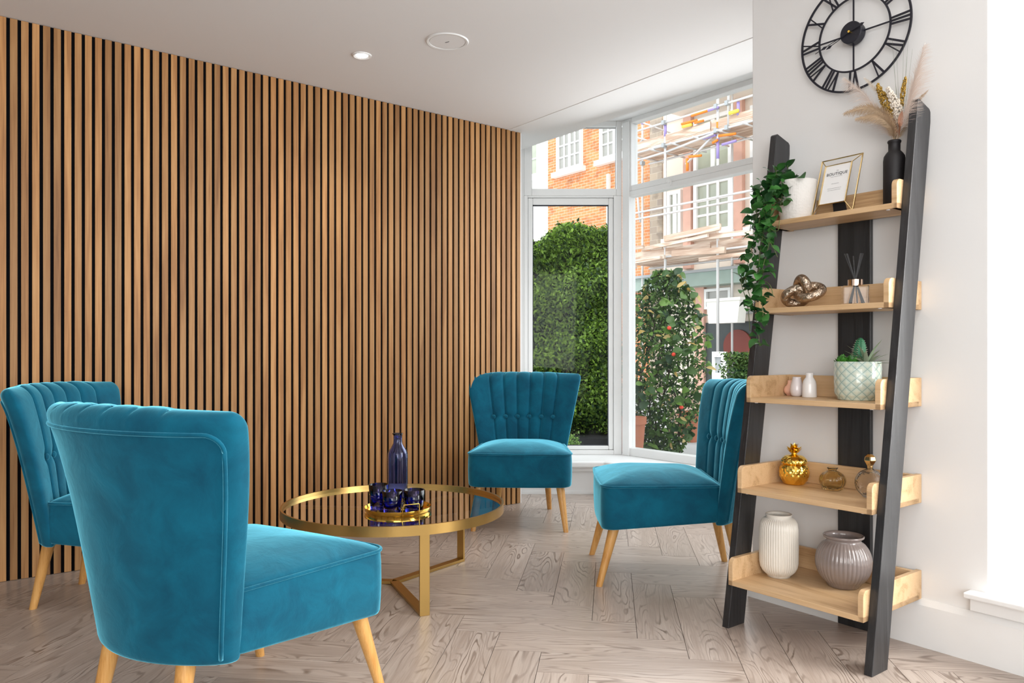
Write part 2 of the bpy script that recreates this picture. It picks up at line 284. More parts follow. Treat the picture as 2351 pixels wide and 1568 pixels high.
# ------------------------------------------------------------------ mesh helpers
class MB:
    def __init__(s): s.v = []; s.f = []
    def add(s, v, f):
        k = len(s.v); s.v += [tuple(map(float, p)) for p in v]; s.f += [tuple(i + k for i in q) for q in f]; return s
    def box(s, x0, x1, y0, y1, z0, z1):
        return s.add([(x0, y0, z0), (x1, y0, z0), (x1, y1, z0), (x0, y1, z0), (x0, y0, z1), (x1, y0, z1), (x1, y1, z1), (x0, y1, z1)],
                     [(0, 3, 2, 1), (4, 5, 6, 7), (0, 1, 5, 4), (1, 2, 6, 5), (2, 3, 7, 6), (3, 0, 4, 7)])
    def prism(s, poly, a, b, axis='z'):
        n = len(poly)
        def P(p, t): return {'z': (p[0], p[1], t), 'x': (t, p[0], p[1]), 'y': (p[0], t, p[1])}[axis]
        v = [P(p, a) for p in poly] + [P(p, b) for p in poly]
        f = [tuple(range(n))[::-1], tuple(range(n, 2 * n))] + [(i, (i + 1) % n, n + (i + 1) % n, n + i) for i in range(n)]
        return s.add(v, f)
    def tube(s, path, r, n=8, closed=False, caps=True, flat_=None):
        P = [np.array(p, float) for p in path]; m = len(P)
        rs = [r] * m if not hasattr(r, '__len__') else list(r)
        T = []
        for i in range(m):
            a = P[(i - 1) % m] if (closed or i > 0) else P[i]; b = P[(i + 1) % m] if (closed or i < m - 1) else P[i]
            t = b - a; T.append(t / (np.linalg.norm(t) + 1e-12))
        ref = np.array([0, 0, 1.0]) if abs(T[0][2]) < 0.9 else np.array([1.0, 0, 0])
        U = np.cross(T[0], ref); U /= np.linalg.norm(U); v = []
        for i in range(m):
            U = U - T[i] * np.dot(U, T[i]); U /= np.linalg.norm(U) + 1e-12; V = np.cross(T[i], U)
            for k in range(n):
                a = 2 * pi * k / n; v.append(P[i] + rs[i] * (cos(a) * U + sin(a) * V))
        f = []
        for i in range(m if closed else m - 1):
            j = (i + 1) % m
            for k in range(n): f.append((i * n + k, i * n + (k + 1) % n, j * n + (k + 1) % n, j * n + k))
        if not closed and caps: f += [tuple(range(n))[::-1], tuple(range((m - 1) * n, m * n))]
        return s.add(v, f)
    def lathe(s, prof, n=48, rib=None, closed_prof=False, cx=0, cy=0):   # tiny ends are closed, wide ends stay open
        v = []; m = len(prof)
        for (r, z) in prof:
            for k in range(n):
                a = 2 * pi * k / n; rr = r if rib is None else rib(r, z, a); v.append((cx + rr * cos(a), cy + rr * sin(a), z))
        f = []
        for i in range(m if closed_prof else m - 1):
            j = (i + 1) % m
            for k in range(n): f.append((i * n + k, i * n + (k + 1) % n, j * n + (k + 1) % n, j * n + k))
        if not closed_prof:
            if 1e-5 < prof[0][0] < 0.003: f.append(tuple(range(n))[::-1])
            if 1e-5 < prof[-1][0] < 0.003: f.append(tuple(range((m - 1) * n, m * n)))
        return s.add(v, f)
    def ellipsoid(s, c, r, n=10, m=6):
        prof = [(sin(pi * i / m), -cos(pi * i / m)) for i in range(m + 1)]
        k = len(s.v); s.lathe([(max(p, 1e-3), z) for p, z in prof], n)
        for i in range(k, len(s.v)):
            x, y, z = s.v[i]; s.v[i] = (c[0] + x * r[0], c[1] + y * r[1], c[2] + z * r[2])
        return s
    def mesh(s, name):
        me = bpy.data.meshes.new(name); me.from_pydata(s.v, [], s.f); me.validate(); me.update(); return me
    def build(s, name, mat, parent=None, smooth=False, loc=(0, 0, 0), rot=(0, 0, 0), bevel=0.0, seg=2, auto=None, **props):
        me = s.mesh(name)
        if mat: me.materials.append(mat)
        return obj(name, me, parent, smooth, loc, rot, bevel, seg, auto, **props)
def obj(name, me, parent=None, smooth=False, loc=(0, 0, 0), rot=(0, 0, 0), bevel=0.0, seg=2, auto=None, **props):
    if smooth:
        me.polygons.foreach_set('use_smooth', [True] * len(me.polygons))
    if auto is not None:
        me.polygons.foreach_set('use_smooth', [True] * len(me.polygons))
        me.set_sharp_from_angle(angle=radians(auto))
    o = bpy.data.objects.new(name, me); COL.objects.link(o)
    o.location = loc; o.rotation_euler = rot
    if parent: o.parent = parent
    if bevel:
        b = o.modifiers.new('bevel', 'BEVEL'); b.width = bevel; b.segments = seg; b.limit_method = 'ANGLE'; b.angle_limit = radians(40)
    for k, v in props.items(): o[k] = v
    return o
def copy(o, parent=None, name=None):
    c = o.copy()
    if name: c.name = name
    COL.objects.link(c); c.parent = parent if parent is not None else o.parent
    return c
def copy_tree(o, parent=None):
    c = o.copy(); COL.objects.link(c); c.parent = parent
    for ch in list(o.children): copy_tree(ch, c)
    return c
def thing(name, label, cat, loc=(0, 0, 0), rz=0.0, group=None):
    o = bpy.data.objects.new(name, None); COL.objects.link(o); o.empty_display_size = 0.05
    o.location = loc; o.rotation_euler = (0, 0, rz); o['label'] = label; o['category'] = cat
    if group: o['group'] = group
    return o
def struct(name, mb, mat, loc=(0, 0, 0), rz=0.0, **kw):
    o = mb.build(name, mat, None, loc=loc, rot=(0, 0, rz), **kw); o['kind'] = 'structure'; return o
def rooms():      # a builder whose local x, y are w (along the right wall) and n (towards it)
    return MB()

# ------------------------------------------------------------------ room shell (local x = w, local y = n)
CEIL = 2.40
fl = struct('floor', MB().box(-4.6, 3.6, -3.2, 3.0, -0.12, -0.006).box(-4.6, 3.6, 3.0, 4.2, -0.12, -0.006), MT['plank_dark'], rz=RZ)
fl['label'] = 'pale wood herringbone floor'
ce = struct('ceiling', MB().box(-4.6, 3.6, -3.2, 3.0, CEIL, CEIL + 0.3), MT['ceiling'], rz=RZ)
struct('trim_1', MB().box(-4.48, 3.0, 2.99, 3.349, CEIL - 0.003, CEIL + 0.36), MT['wall'], rz=RZ, bevel=0.002, label='dropped white beam between the ceiling and the bay window')

# slatted wall on the left
WL = -3.896
wl = struct('wall_left', MB().box(WL - 0.30, WL - 0.0085, -3.2, 3.087, 0, CEIL + 0.2), MT['felt'], rz=RZ, label='black felt backed wall of vertical walnut slats')
pitch, sw_ = 0.0404, 0.0268
sm = MB().box(-0.0085, 0, 0, sw_, 0.0, CEIL - 0.004).mesh('slat'); sm.materials.append(MT['slat'])
k = 0
while True:
    n0 = 3.0865 - sw_ - k * pitch
    if n0 < -0.9: break
    s = obj('slat', sm, wl, loc=(WL, n0, 0.002)); k += 1
struct('wall_left_end', MB().box(WL - 0.75, WL - 0.009, 3.0870, 3.10, 0, 2.7), MT['wall'], rz=RZ)
struct('wall_back', MB().box(-4.6, 3.6, -3.4, -3.2, 0, CEIL + 0.2), MT['wall'], rz=RZ)
# pier on the right with the clock, and the wall beyond the second window
PL, PR = -1.838, -0.983
wr = struct('wall_right', MB().box(PL, PR, 2.639, 4.3, 0, 2.68), MT['wall'], rz=RZ, bevel=0.003, label='white pier wall behind the ladder shelf')
struct('wall_right_lower', MB().box(PR, 1.9, 2.639, 3.5, 0, 0.165), MT['wall'], rz=RZ)
struct('wall_right_far', MB().box(1.3, 3.6, 2.639, 3.6, 0, CEIL + 0.2), MT['wall'], rz=RZ)
struct('wall_right_head', MB().box(PR, 1.3, 2.7, 3.6, 2.25, CEIL + 0.2), MT['wall'], rz=RZ)
sk = MB().prism([(2.639, 0), (2.622, 0), (2.622, 0.138), (2.628, 0.147), (2.634, 0.157), (2.639, 0.157)], PL - 0.01, 3.5, 'x')
struct('baseboard_right', sk, MT['gloss_white'], rz=RZ, label='white skirting board under the shelf wall')
struct('trim_2', MB().box(-1.036, 1.35, 2.585, 3.42, 0.205, 0.222), MT['gloss_white'], rz=RZ, bevel=0.004, label='white window sill board at the right edge')
struct('trim_3', MB().box(-1.026, 1.3, 2.612, 2.64, 0.163, 0.205), MT['gloss_white'], rz=RZ, bevel=0.002, label='white apron under the right window sill')
# second window (mostly out of the frame)
w3 = MB()
for a, b, c, d in ((PR, 1.3, 0.222, 0.29), (PR, 1.3, 2.18, 2.25), (PR, PR + 0.06, 0.222, 2.25), (1.24, 1.3, 0.222, 2.25), (0.12, 0.19, 0.222, 2.25)):
    w3.box(a, b, 3.34, 3.40, c, d)
w3o = struct('window_3', w3, MT['gloss_white'], rz=RZ, label='white framed window beside the shelf wall')
MB().box(PR + 0.06, 1.24, 3.365, 3.370, 0.29, 2.18).build('pane', MT['pane'], w3o)

# bay: left casement faces the camera (plane Y = YB), right light runs parallel to the right wall (n = NB)
YB = 5.60; XC = 0.802; NB = XC * N2[0] + YB * N2[1]; WC = XC * M2[0] + YB * M2[1]
def X_at(u, Y): return (u - CX) / F * Y
def Z_at(v, Y): return CH + (HY - v) / F * Y
def ring(mb, x0, x1, z0, z1, f0, f1, fz0, fz1, y0, y1):   # a rectangular frame around the opening f0..f1, fz0..fz1
    mb.box(x0, f0, y0, y1, z0, z1); mb.box(f1, x1, y0, y1, z0, z1); mb.box(f0, f1, y0, y1, z0, fz0); mb.box(f0, f1, y0, y1, fz1, z1); return mb
SILL = 0.230
gx0, gx1 = X_at(1221, YB), X_at(1415, YB); lx0, lx1 = X_at(1223, YB), X_at(1398, YB)
zt0, zt1 = Z_at(433, YB), Z_at(290, YB); zl0, zl1 = Z_at(1024, YB), Z_at(469, YB)
xl = X_at(1203, YB); ZT = 2.665; mid = Z_at(449, YB)
w1 = MB(); ring(w1, xl, XC, mid, ZT, gx0, gx1, zt0, zt1, YB, YB + 0.07)
ring(w1, xl, XC, SILL, mid, lx0 - 0.035, lx1 + 0.035, zl0 - 0.03, zl1 + 0.05, YB, YB + 0.07)
w1o = struct('window_1', w1, MT['gloss_white'], bevel=0.004, label='white window facing the camera beside the slatted wall')
ring(MB(), lx0 - 0.034, lx1 + 0.034, zl0 - 0.029, zl1 + 0.049, lx0, lx1, zl0, zl1, YB + 0.012, YB + 0.06).build('casement', MT['gloss_white'], w1o, bevel=0.006)
MB().box(gx0, gx1, YB + 0.04, YB + 0.044, zt0, zt1).build('pane', MT['pane'], w1o)
MB().box(lx0, lx1, YB + 0.035, YB + 0.039, zl0, zl1).build('pane', MT['pane'], w1o)
gk = flat('dark_seal', (0.02, 0.02, 0.03), 0.8)
ring(MB(), lx0 - 0.001, lx1 + 0.001, zl0 - 0.001, zl1 + 0.001, lx0 + 0.005, lx1 - 0.004, zl0 + 0.004, zl1 - 0.006, YB + 0.028, YB + 0.05).build('seal', gk, w1o)
ring(MB(), gx0 - 0.001, gx1 + 0.001, zt0 - 0.001, zt1 + 0.001, gx0 + 0.003, gx1 - 0.002, zt0 + 0.003, zt1 - 0.003, YB + 0.034, YB + 0.05).build('seal', MT['ink_pale'], w1o)
MB().box(X_at(1419.5, YB), X_at(1422.5, YB), YB - 0.006, YB, Z_at(388, YB), Z_at(350, YB)).build('catch', MT['gloss_white'], w1o)
# right light
def wz(u, v): return w_at(u, NB), z_at(u, v, NB)
tl_w, tl_z1 = wz(1449, 282); _, tb_z = wz(1449, 425.5); lw, ll1 = wz(1444, 452); _, lb = wz(1444, 1028)
WR = -1.2
w2 = MB(); midz = (tb_z + ll1) / 2
ring(w2, WC, WR + 0.1, midz, ZT, tl_w, WR, tb_z, tl_z1, NB, NB + 0.07)
ring(w2, WC, WR + 0.1, SILL, midz, lw, WR, lb, ll1, NB, NB + 0.07)
w2o = struct('window_2', w2, MT['gloss_white'], rz=RZ, bevel=0.004, label='wide white bay window beside the pier')
MB().box(tl_w, WR, NB + 0.04, NB + 0.044, tb_z, tl_z1).build('pane', MT['pane'], w2o)
MB().box(lw, WR, NB + 0.035, NB + 0.039, lb, ll1).build('pane', MT['pane'], w2o)
MB().box(WC + 0.012, tl_w - 0.012, NB - 0.012, NB, SILL, ZT - 0.02).build('mullion', MT['gloss_white'], w2o, bevel=0.004)
cw = w_at(1536, NB); cz = z_at(1536, 415, NB)
MB().lathe([(0.016, 0), (0.016, 0.008), (0.010, 0.012), (0.001, 0.012)], 16).build('catch', MT['gloss_white'], w2o, loc=(cw, NB - 0.001, cz), rot=(pi / 2, 0, 0), auto=40)
MB().box(cw + 0.012, cw + 0.024, NB - 0.008, NB, cz - 0.035, cz + 0.005).build('catch', MT['gloss_white'], w2o, bevel=0.002)
# sill boards and panels below (local frame is world for the left part)
PF = 5.294; NF = NB - 0.306
def meet(Y, n): return (n - N2[1] * Y) / N2[0]
def slab(Ya, na, Yb, nb, z0, z1, x_left=-0.45, wright=-1.7):   # strip between two inner lines that turn at the bay corner
    a0 = (x_left, Ya); a1 = (meet(Ya, na), Ya); a2 = tuple((na * N2 + wright * M2)); b2 = tuple((nb * N2 + wright * M2)); b1 = (meet(Yb, nb), Yb); b0 = (x_left, Yb)
    return MB().prism([a0, a1, a2, b2, b1, b0], z0, z1)
sill = struct('trim_4', slab(PF - 0.05, NF - 0.05, YB + 0.07, NB + 0.07, SILL - 0.045, SILL), MT['gloss_white'], bevel=0.012, seg=3, label='deep white window sill inside the bay')
struct('wall_bay', slab(PF, NF, YB + 0.16, NB + 0.16, -0.1, SILL - 0.045), MT['wall'], label='low white wall under the bay window')
struct('trim_5', slab(PF - 0.018, NF - 0.018, PF, NF, SILL - 0.075, SILL - 0.045), MT['gloss_white'], bevel=0.006, label='moulding under the bay window sill')
struct('baseboard_bay', slab(PF - 0.004, NF - 0.004, PF, NF, 0, 0.02), MT['gloss_white'])
_c = (NB + 0.07) * N2 + 0.5 * M2; _d = 3.34 * N2 + 0.5 * M2
struct('ceiling_bay', MB().prism([(-1.2, YB + 0.07), (-1.2, 4.6), tuple(_d), tuple(_c), (meet(YB + 0.07, NB + 0.07), YB + 0.07)], 2.664, 2.78), MT['wall'])
struct('wall_bay_left', MB().box(-1.2, xl, YB, YB + 0.1, 0, 2.7), MT['wall'])

# ------------------------------------------------------------------ herringbone planks
PW, PLN = 0.157, 0.628
ga = radians(82.76); g1 = np.array([cos(ga), sin(ga)]); g2 = np.array([sin(ga), -cos(ga)])
pm = MB().box(0.0009, PLN - 0.0009, 0.0009, PW - 0.0009, -0.012, 0.0).mesh('plank'); pm.materials.append(MT['plank'])
def visible_floor(c):
    x, y = c
    if y < 0.9: return False
    n, w = c @ N2, c @ M2
    if w < WL - 0.3 or n > 3.9 or (y > 5.45) or (n > 2.75 and w > PL + 0.1) or (n > 3.15 and w < WL - 0.15): return False
    u = CX + F * x / y
    return -1500 / y < u < 2351 + 1500 / y and y > 1.6
for j in range(-8, 9):
    for i in range(-40, 41):
        for kind in (0, 1):
            a = -0.22 + i * PW + 4 * PW * j; b = 2.958 - i * PW + 4 * PW * j
            if kind == 0: o_ = a * g2 + b * g1; c = (a + PW / 2) * g2 + (b + PLN / 2) * g1; rot = ga; o_ = (a + PW) * g2 + b * g1
            else: o_ = a * g2 + (b + PLN) * g1; c = (a + PLN / 2) * g2 + (b + PLN + PW / 2) * g1; rot = ga - pi / 2
            if not visible_floor(c): continue
            p = obj('plank', pm, fl)
            loc = Matrix.Rotation(-RZ, 4, 'Z') @ Vector((o_[0], o_[1], 0)); p.location = (loc.x, loc.y, 0.0)
            p.rotation_euler = (0, 0, rot - RZ)

# ------------------------------------------------------------------ ceiling fittings
def flip(name, prof, mat, parent, seg=48, **kw): return MB().lathe(prof, seg).build(name, mat, parent, auto=35, **kw)
dl = thing('downlight', 'lit round recessed downlight with a white rim in the ceiling', 'lamp', (X_at(831, 3.686), 3.686, CEIL))
flip('rim', [(0.029, 0.004), (0.029, -0.002), (0.040, -0.006), (0.045, -0.004), (0.046, 0.0)], MT['gloss_white'], dl)
MB().lathe([(0.029, -0.0005), (0.0001, -0.0005)], 32).build('bulb', MT['lamp'], dl)
MB().tube([(0.0, -0.03, -0.002), (0.003, -0.032, -0.02)], 0.0006, 5).ellipsoid((0.0035, -0.032, -0.023), (0.002, 0.002, 0.004), 6, 4).build('pull', MT['gloss_white'], dl)
l = bpy.data.lights.new('ceiling_spot', 'SPOT'); l.energy = 14; l.spot_size = radians(120); l.spot_blend = 0.8; l.shadow_soft_size = 0.03; l.color = (1, 0.95, 0.88)
lo = bpy.data.objects.new('ceiling_spot', l); COL.objects.link(lo); lo.location = (X_at(831, 3.686), 3.686, CEIL - 0.02)
for (lx, ly) in ((0.9, 1.5), (0.5, 0.2)):       # unseen extra spots without fittings, added above the frame to light the room
    l2 = bpy.data.objects.new('ceiling_spot', l); COL.objects.link(l2); l2.location = (lx, ly, CEIL - 0.02)
sp = thing('ceiling_speaker', 'large round white ceiling disc with a thin slot', 'speaker', (X_at(1027, 3.521), 3.521, CEIL))
flip('rim', [(0.082, 0.0), (0.084, -0.004), (0.094, -0.005), (0.099, 0.0)], MT['gloss_white'], sp, 64)
MB().lathe([(0.0815, 0.002), (0.0815, -0.001), (0.080, -0.003), (0.0001, -0.003)], 64).build('cover', MT['ceiling'], sp, auto=35)
MB().box(-0.012, 0.010, -0.001, 0.001, -0.0042, -0.002).build('slot', MT['ink'], sp, rot=(0, 0, -0.6))

# ------------------------------------------------------------------ velvet chairs
def chair_back():
    Hh = 0.85; z0 = 0.254; mb = MB()
    NV = 64
    ends = [cos(a) ** 0.42 for a in np.linspace(0.0, 0.56, 12)]          # rounded outer edges
    half = [u for u in ends] + list(np.linspace(ends[-1], 0, 74)[1:])
    def Vf(u): return sqrt(max(0, 1 - min(1, abs(u)) ** (2 / 0.42))) ** 0.62
    UV = [(u, Vf(u)) for u in half] + [(-u, Vf(u)) for u in half[-2::-1]] + [(-u, -Vf(u)) for u in half[1:]][:-1] + [(0.0, -1.0)] + [(u, -Vf(u)) for u in half[-2:0:-1]]
    NA = len(UV)
    gro = [-0.60, -0.36, -0.12, 0.12, 0.36, 0.60]
    def halfw(z):
        t = (z - z0) / (Hh - z0); return 0.243 + 0.118 * t ** 1.08
    def centre(z):
        t = (z - z0) / (Hh - z0); return -0.292 - 0.055 * t - 0.030 * t ** 5
    def half_t(z):
        t = (z - z0) / (Hh - z0); return 0.040 + 0.012 * t
    rt = 0.05
    zs = [z0 + 0.0, z0 + 0.003, z0 + 0.008, z0 + 0.016]
    zs += list(np.linspace(z0 + 0.03, Hh - rt, NV)[0:]) + [Hh - rt + rt * sin(a) for a in np.linspace(0, pi / 2, 12)[1:]]
    rings = []
    for z in zs:
        tt = max(0.0, (z - (Hh - rt)) / rt); topf = sqrt(max(0, 1 - tt ** 2))
        bt = max(0.0, 1 - (z - z0) / 0.016); botf = sqrt(max(0, 1 - bt ** 2)) if bt > 0 else 1
        T = half_t(z) * max(topf, 0.02) * (0.72 + 0.28 * botf)
        hw = halfw(z) * (1 - 0.018 * (1 - botf)) - 0.032 * (1 - sqrt(max(0, 1 - tt ** 2.6)))
        ring_ = []
        for (U, V) in UV:
            g = sum(math.exp(-(abs(U - q) / 0.014) ** 1.5) for q in gro)
            pil = 0.0
            if abs(U) < 0.60:
                ph = ((U + 0.12) / 0.24) % 1.0; pil = 0.0055 * (1 - (2 * ph - 1) ** 2)
            front = max(0.0, min(1.0, V * 1.6 + 0.35)); front = max(front, tt * 0.8)
            fade = max(0.0, min(1.0, (z - 0.36) / 0.04))
            d = (pil - 0.012 * min(1, g)) * front * fade
            # buttons pull the cover in along a line
            dz = z - 0.580
            bsum = sum(math.exp(-(((U - q) * halfw(z) / 0.022) ** 2 + (dz / 0.022) ** 2)) for q in gro)
            d -= 0.012 * min(1, bsum) * max(0, V)
            if abs(U) < 0.62: d -= 0.0045 * math.exp(-(dz / 0.006) ** 2) * max(0, V)
            y = centre(z) + 0.085 * U * U + V * T + d * (1 if V >= 0 else 0.3)
            ring_.append((U * hw, y, z + d * tt * 0.8 - 0.006 * U * U * tt))
        rings.append(ring_)
    v = [p for r_ in rings for p in r_]; f = []
    m = len(rings)
    for i in range(m - 1):
        for k in range(NA): f.append((i * NA + k, i * NA + (k + 1) % NA, (i + 1) * NA + (k + 1) % NA, (i + 1) * NA + k))
    f.append(tuple(range(NA))[::-1]); f.append(tuple(range((m - 1) * NA, m * NA)))
    mb.add(v, f)
    def rear(U, z):
        """point on the rear surface"""
        sa = (1 - abs(U) ** (2 / 0.42 * 1.0)) if abs(U) < 1 else 0
        ca = abs(U) ** (1 / 0.42); s_ = sqrt(max(0, 1 - ca * ca)); V = s_ ** 0.62
        return (U * halfw(z), centre(z) + 0.085 * U * U - V * half_t(z) * 1.0, z)
    return mb, rear, gro, halfw, centre, half_t
def rounded_outline(hwf, hwr, y0, y1, rf, rr, n=8):
    pts = []
    def corner(cx, cy, r, a0, a1):
        for i in range(n + 1):
            a = a0 + (a1 - a0) * i / n; pts.append((cx + r * cos(a), cy + r * sin(a)))
    corner(hwf - rf, y1 - rf, rf, 0, pi / 2)
    m = 6
    for i in range(1, m): pts.append(((hwf - rf) * (1 - 2 * i / m), y1 + 0.008 * sin(pi * i / m)))
    corner(-(hwf - rf), y1 - rf, rf, pi / 2, pi)
    corner(-(hwr - rr), y0 + rr, rr, pi, 1.5 * pi)
    corner(hwr - rr, y0 + rr, rr, 1.5 * pi, 2 * pi)
    return pts
def chair_seat():
    o = rounded_outline(0.285, 0.250, -0.215, 0.285, 0.055, 0.03)
    n = len(o); cy = 0.02
    layers = [(0.965, 0.236), (0.985, 0.238), (0.997, 0.246), (1.004, 0.28), (1.008, 0.33), (1.006, 0.38), (1.0, 0.41), (0.992, 0.418)]
    for t in np.linspace(0, 1, 14)[1:]:
        sc = 0.988 * (1 - t) + 0.0; h = 0.420 + 0.048 * (1 - (1 - t) ** 2.6)
        layers.append((max(sc, 0.001), h))
    v = []; f = []
    for (s_, z) in layers:
        for (x, y) in o: v.append((x * s_, cy + (y - cy) * s_, z + 0.032 * (0.285 - y) / 0.5 * max(0.0, min(1.0, (0.40 - z) / 0.164))))
    for i in range(len(layers) - 1):
        for k in range(n): f.append((i * n + k, i * n + (k + 1) % n, (i + 1) * n + (k + 1) % n, (i + 1) * n + k))
    f.append(tuple(range(n))[::-1])
    pipe = [(x * 1.003, cy + (y - cy) * 1.003, 0.4175) for x, y in o]
    return MB().add(v, f), pipe
def leg_mb(top, foot, r0=0.0235, r1=0.0135):
    path = [np.array(top) + (np.array(foot) - np.array(top)) * t for t in (-0.06, 0.0, 0.25, 0.5, 0.75, 1.0)]
    path[-1][2] = 0.0
    P = []; n = 20
    for i, p in enumerate(path):
        t = max(0, (i - 1) / 4.0); r = r0 + (r1 - r0) * t
        for k in range(n): P.append((p[0] + r * cos(2 * pi * k / n), p[1] + r * sin(2 * pi * k / n), p[2]))
    f = []
    for i in range(len(path) - 1):
        for k in range(n): f.append((i * n + k, i * n + (k + 1) % n, (i + 1) * n + (k + 1) % n, (i + 1) * n + k))
    f = [q[::-1] for q in f]; f += [tuple(range(n)), tuple(range((len(path) - 1) * n, len(path) * n))[::-1]]
    return MB().add(P, f)
def make_chair():
    t = thing('slipper_chair', '', 'chair')
    sb, pipe = chair_seat()
    seat = sb.build('seat', MT['velvet'], t, smooth=True)
    MB().tube(pipe, 0.0048, 8, closed=True).build('piping', MT['velvet'], seat, smooth=True)
    bb, rear, gro, hw, cen, ht = chair_back()
    back = bb.build('backrest', MT['velvet'], t, smooth=True)
    # piping around the rear panel
    path = []
    zt = 0.795; U0 = 0.955
    for z in np.linspace(0.268, zt - 0.04, 24): x, y, z_ = rear(U0, z); path.append((x, y - 0.001, z_))
    for a in np.linspace(0, pi / 2, 8):
        z = zt - 0.04 + 0.04 * sin(a); U = U0 - 0.10 * (1 - cos(a)); x, y, z_ = rear(U, z); path.append((x, y - 0.001, z_))
    for U in np.linspace(U0 - 0.14, -(U0 - 0.14), 30): x, y, z_ = rear(U, zt); path.append((x, y - 0.001, z_))
    for a in np.linspace(pi / 2, 0, 8):
        z = zt - 0.04 + 0.04 * sin(a); U = -(U0 - 0.10 * (1 - cos(a))); x, y, z_ = rear(U, z); path.append((x, y - 0.001, z_))
    for z in np.linspace(zt - 0.04, 0.268, 24): x, y, z_ = rear(-U0, z); path.append((x, y - 0.001, z_))
    MB().tube(path, 0.0052, 8).build('piping', MT['velvet'], back, smooth=True)
    bm = MB().ellipsoid((0, 0, 0), (0.0125, 0.007, 0.0125), 16, 8).mesh('button'); bm.materials.append(MT['velvet'])
    for q in gro:
        z = 0.580; obj('button', bm, back, True, loc=(q * hw(z), cen(z) + 0.085 * q * q + ht(z) - 0.003, z))
    for s_ in (1, -1):
        leg_mb((s_ * 0.222, 0.228, 0.238), (s_ * 0.253, 0.293, 0)).build('leg', MT['beech'], t, auto=50)
        leg_mb((s_ * 0.143, -0.262, 0.268), (s_ * 0.160, -0.318, 0), 0.0235, 0.0135).build('leg', MT['beech'], t, auto=50)
    return t
proto = make_chair()
poses = [((0.056, 4.471), -1.625, 'teal velvet slipper chair facing the camera in front of the bay window'),
         ((0.667, 3.438), 3.097, 'teal velvet slipper chair in side view beside the ladder shelf, back to it'),
         ((-0.742, 2.083), 1.03, 'large teal velvet slipper chair seen from behind in the foreground'),
         ((-1.497, 3.068), -0.02, 'teal velvet slipper chair against the slats, half hidden behind the foreground chair')]
for i, ((x, y), th, lab) in enumerate(poses):
    c = proto if i == 0 else copy_tree(proto)
    c.location = (x, y, 0); c.rotation_euler = (0, 0, th - pi / 2); c['label'] = lab; c['group'] = 'slipper chairs around the coffee table'

# ------------------------------------------------------------------ coffee table
TX, TY, TR, TZ = -0.497, 3.238, 0.462, 0.342
ct = thing('coffee_table', 'round brass coffee table with a smoked glass top', 'table', (TX, TY, 0))
MB().lathe([(TR - 0.008, TZ - 0.038), (TR, TZ - 0.038), (TR, TZ), (TR - 0.008, TZ)], 128, closed_prof=True).build('rim', MT['brass'], ct, auto=40)
MB().lathe([(TR - 0.024, TZ - 0.022), (TR - 0.008, TZ - 0.022), (TR - 0.008, TZ - 0.019), (TR - 0.024, TZ - 0.019)], 128, closed_prof=True).build('ledge', MT['brass'], ct, auto=40)
MB().lathe([(TR - 0.009, TZ - 0.0145), (0.0001, TZ - 0.0145)], 96).build('glass_top', MT['tabletop'], ct)
arms = [radians(-66.5), radians(53.5), radians(173.5)]
for a in arms:
    d = np.array([cos(a), sin(a)]); L = 0.440
    lb_ = MB().box(L - 0.011, L, -0.019, 0.019, 0.0, TZ - 0.030)
    lb_.build('leg', MT['brass'], ct, rot=(0, 0, a), bevel=0.0012)
    MB().box(0.008, L - 0.010, -0.019, 0.019, 0.001, 0.013).build('foot_bar', MT['brass'], ct, rot=(0, 0, a), bevel=0.001)
    MB().box(0.008, L - 0.010, -0.019, 0.019, TZ - 0.034, TZ - 0.024).build('top_bar', MT['brass'], ct, rot=(0, 0, a), bevel=0.001)
# tray and glassware
GZ = TZ - 0.0142
tr = thing('serving_tray', 'round gold tray with wire handles holding the blue glassware', 'tray', (-0.466, 3.138, GZ))
MB().lathe([(0.0001, 0.0), (0.128, 0.0), (0.134, 0.006), (0.136, 0.019), (0.134, 0.019), (0.130, 0.006), (0.0001, 0.003)], 96).build('dish', MT['gold'], tr, auto=40)
for a in (radians(-60), radians(120)):
    hp = [(0.133, -0.036, 0.004), (0.136, -0.036, 0.016), (0.142, -0.034, 0.046), (0.143, -0.030, 0.049), (0.143, 0.030, 0.049), (0.142, 0.034, 0.046), (0.136, 0.036, 0.016), (0.133, 0.036, 0.004)]
    MB().tube(hp, 0.0017, 8).build('handle', MT['gold'], tr, smooth=True, rot=(0, 0, a))
BZ = GZ + 0.0035
ca = thing('carafe', 'tall cobalt blue glass carafe standing behind the tumblers', 'bottle', (-0.4770, 3.205, BZ))
def wav(r, z, a): return r * (1 + 0.010 * sin(7 * a + 9 * z * 6)) if r > 0.02 else r
out = [(0.001, 0.0), (0.036, 0.0), (0.0405, 0.006), (0.0415, 0.05), (0.0410, 0.12), (0.0415, 0.205), (0.0405, 0.222), (0.036, 0.235), (0.027, 0.248), (0.0195, 0.262), (0.0175, 0.28), (0.018, 0.295), (0.023, 0.305)]
inn = [(0.0205, 0.305), (0.0155, 0.294), (0.015, 0.28), (0.017, 0.262), (0.0245, 0.246), (0.0335, 0.232), (0.038, 0.22), (0.0387, 0.2), (0.0382, 0.12), (0.0387, 0.05), (0.037, 0.012), (0.001, 0.010)]
MB().lathe(out + inn, 64, wav).build('body', MT['carafe_glass'], ca, smooth=True)
def tumbler(x, y, r, h, lab):
    t = thing('tumbler', lab, 'glass', (x, y, BZ), group='blue tumblers on the gold tray')
    o = [(0.001, 0), (r * 0.80, 0), (r * 0.84, 0.003), (r * 0.90, h * 0.5), (r, h)]
    i = [(r - 0.0028, h), (r * 0.90 - 0.003, h * 0.5), (r * 0.82 - 0.003, 0.014), (0.001, 0.013)]
    MB().lathe(o + i, 48, lambda R_, z, a: R_ * (1 + 0.006 * sin(5 * a + 60 * z))).build('body', MT['blue_glass'], t, smooth=True); return t
